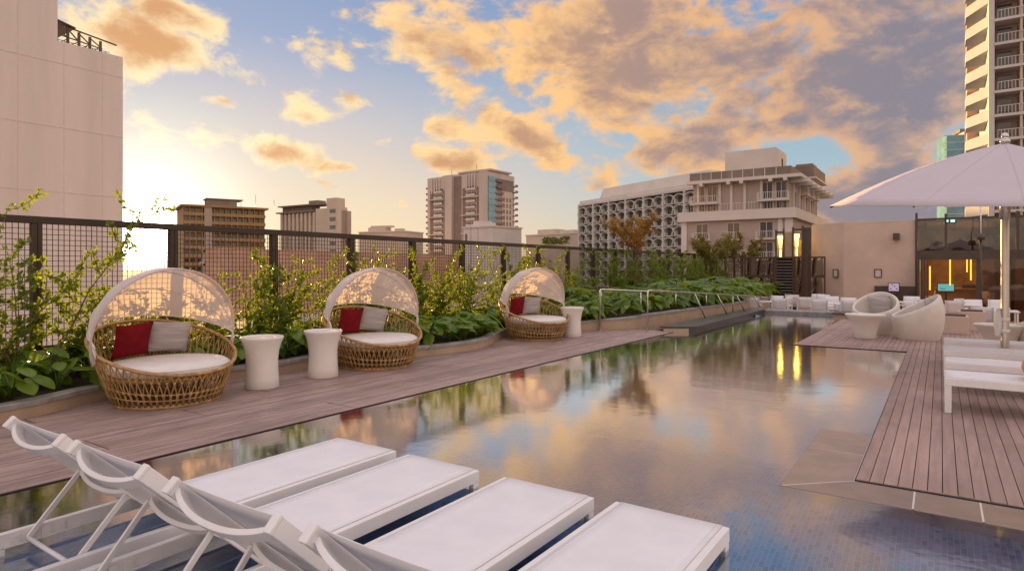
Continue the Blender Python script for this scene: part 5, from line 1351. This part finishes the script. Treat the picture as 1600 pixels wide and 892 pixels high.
pet = pmat('green_petiole', (.10, .16, .03), .5, .2)
LAY = [plant_layout(11, .40), plant_layout(9, .34), plant_layout(13, .46)]
PLAB = ['broad leaved green plant in the planter along the left deck', 'broad leaved green plant in the planter along the left deck, shorter kind', 'broad leaved green plant in the planter along the left deck, taller kind']
def near_plant(k, loc, rz, sc_):
    t = thing('broadleaf_plant', PLAB[k], 'plant', loc, rz, ['broad leaved plants', 'shorter broad leaved clumps', 'taller broad leaved clumps'][k]+' in the planter')
    link('petioles', PM[k], t)
    for x, y, z, a, tl, q, s_ in LAY[k]:
        o = link('leaf', LME[q], t, (x, y, z)); o.rotation_euler = (rv.uniform(-.2, .2), tl, a); o.scale = (s_,)*3
    t.scale = (sc_,)*3; return t
PM = [petioles(l) for l in LAY]
def joined(lay):
    g = MB()
    for x, y, z, a, tl, q, s_ in lay:
        mt = Matrix.Translation((x, y, z)) @ Matrix.Rotation(a, 4, 'Z') @ Matrix.Rotation(tl, 4, 'Y') @ Matrix.Scale(s_, 4)
        src = LM[q]; g.add([mt @ Vector(v) for v in src.v], src.f, 0, True)
    return g.mesh('foliage', 'bigleaf', False)
JF = [joined(plant_layout(22, .50)), joined(plant_layout(26, .58)), joined(plant_layout(20, .44))]
first = {}
yy = .3
while yy < 13.8:
    for dx_ in ((.34, .78) if (int(yy*10) % 2 == 0) else (.28, .55, .95)):
        x = curb_x(yy)-dx_
        if x < -8.75: continue
        k = rv.randrange(3); loc = (x+rv.uniform(-.06, .06), yy+rv.uniform(-.12, .12), curb_h(yy)+.0); sc_ = rv.uniform(.8, 1.15)
        if k in first: t = dup(first[k], loc, rv.uniform(0, 6.28)); t.scale = (sc_,)*3
        else: first[k] = near_plant(k, loc, 0, sc_)
    yy += .42
ff = {}
yy = 13.9
FLB = ['dense mound of broad green leaves in the planter along the handrails', 'large dense mound of broad green leaves in the planter towards the screens', 'lower mound of broad green leaves in the planter edge beyond the daybeds']
while yy < 29.3:
    x = curb_x(yy)-.40; j = 0
    while x > -8.6:
        k = (2 if j == 0 else rv.randrange(2)); loc = (x+rv.uniform(-.1, .1), yy+rv.uniform(-.15, .15), curb_h(yy)); sc_ = rv.uniform(.85, 1.15)*(1.0 if yy < 19 else 1.2)
        if k in ff: t = dup(ff[k], loc, rv.uniform(0, 6.28))
        else:
            t = thing('leafy_mound', FLB[k], 'plant', loc, 0, ['dense leafy mounds', 'large leafy mounds', 'lower leafy mounds'][k]+' in the planter'); o = link('foliage', JF[k], t); o['kind'] = 'stuff'; ff[k] = t
        t.scale = (sc_,)*3; x -= .62; j += 1
    yy += .62

# ---- three small trees
def tree(label, loc, h, cw, ch, leaf, lmat, nl, seed):
    r_ = random.Random(seed); t = thing('small_tree', label, 'tree', loc)
    tr = MB(); cr = MB(); base_h = h-ch
    trunk = [Vector((0, 0, -.05))]; p = Vector((0, 0, 0)); n_ = 8
    for j in range(n_): p = p+Vector((r_.gauss(0, .02), r_.gauss(0, .02), base_h*1.0/n_)); trunk.append(p.copy())
    tr.tube(trunk, [.045*(1-.45*j/n_) for j in range(n_+1)], 8)
    tips = []
    for k in range(9):
        a = 2*PI*k/9+r_.uniform(-.3, .3); q = trunk[-1-(k % 3)].copy(); d_ = Vector((math.cos(a)*.8, math.sin(a)*.8, r_.uniform(.7, 1.3))).normalized(); pts = [q.copy()]
        n2 = 7
        for j in range(n2):
            d_ = (d_+Vector((r_.gauss(0, .15), r_.gauss(0, .15), .04))).normalized(); q = q+d_*(cw*.62/n2)*1.15; pts.append(q.copy())
            if j > 1:
                e = q.copy(); dd = (d_+Vector((r_.gauss(0, .7), r_.gauss(0, .7), r_.gauss(.2, .5)))).normalized(); tw = [e.copy()]
                for m_ in range(4): dd = (dd+Vector((r_.gauss(0, .25), r_.gauss(0, .25), .05))).normalized(); e = e+dd*cw*.06; tw.append(e.copy()); tips.append((e.copy(), dd))
                tr.tube(tw, .005, 4)
        tr.tube(pts, [.022*(1-.8*j/n2) for j in range(n2+1)], 5)
    for i in range(nl):
        p, d_ = r_.choice(tips); c = p+Vector((r_.gauss(0, .055), r_.gauss(0, .055), r_.gauss(0, .05)))
        q = (d_*.4+Vector((r_.gauss(0, 1), r_.gauss(0, 1), r_.gauss(0, .6)))).normalized()
        leafquad(cr, c, q, Vector((r_.gauss(0, 1), r_.gauss(0, 1), r_.gauss(0, 1))).normalized(), leaf*r_.uniform(.7, 1.3), leaf*.6)
    link('trunk', tr.mesh('trunk', 'stem', False), t); link('crown', cr.mesh('crown', lmat, False), t); return t
tree('small tree with sparse rust orange leaves in front of the arch building', (-8.3, 19.4, .33), 2.95, 1.55, 1.15, .085, 'rustleaf', 2600, 5)
tree('small olive green tree in front of the balcony hotel, taller of the two', (-8.35, 27.6, .34), 3.0, 1.75, 1.75, .085, 'oliveleaf', 4200, 8)
tree('small rounded bronze green tree just left of the lattice screens', (-7.7, 30.2, .34), 2.75, 1.6, 1.25, .08, 'oliveleaf', 3800, 13)

# ---- thin aerials on the far roofs
part(tw, 'aerial', 'bronze', lambda g: [g.tube([(x, y, zc(273, 320)+.9), (x, y, zc(273, 320)+h_)], .10, 4) for x, y, h_ in ((12, 6, 4.5), (20, 8, 3.2), (30, 5, 5.2))])
part(bh, 'aerial', 'bronze', lambda g: [g.tube([(x, 5, zc(321, 231)+.4), (x, 5, zc(321, 231)+h_)], .09, 4) for x, h_ in ((8, 3.5), (33, 4.2), (26, 6.0))])
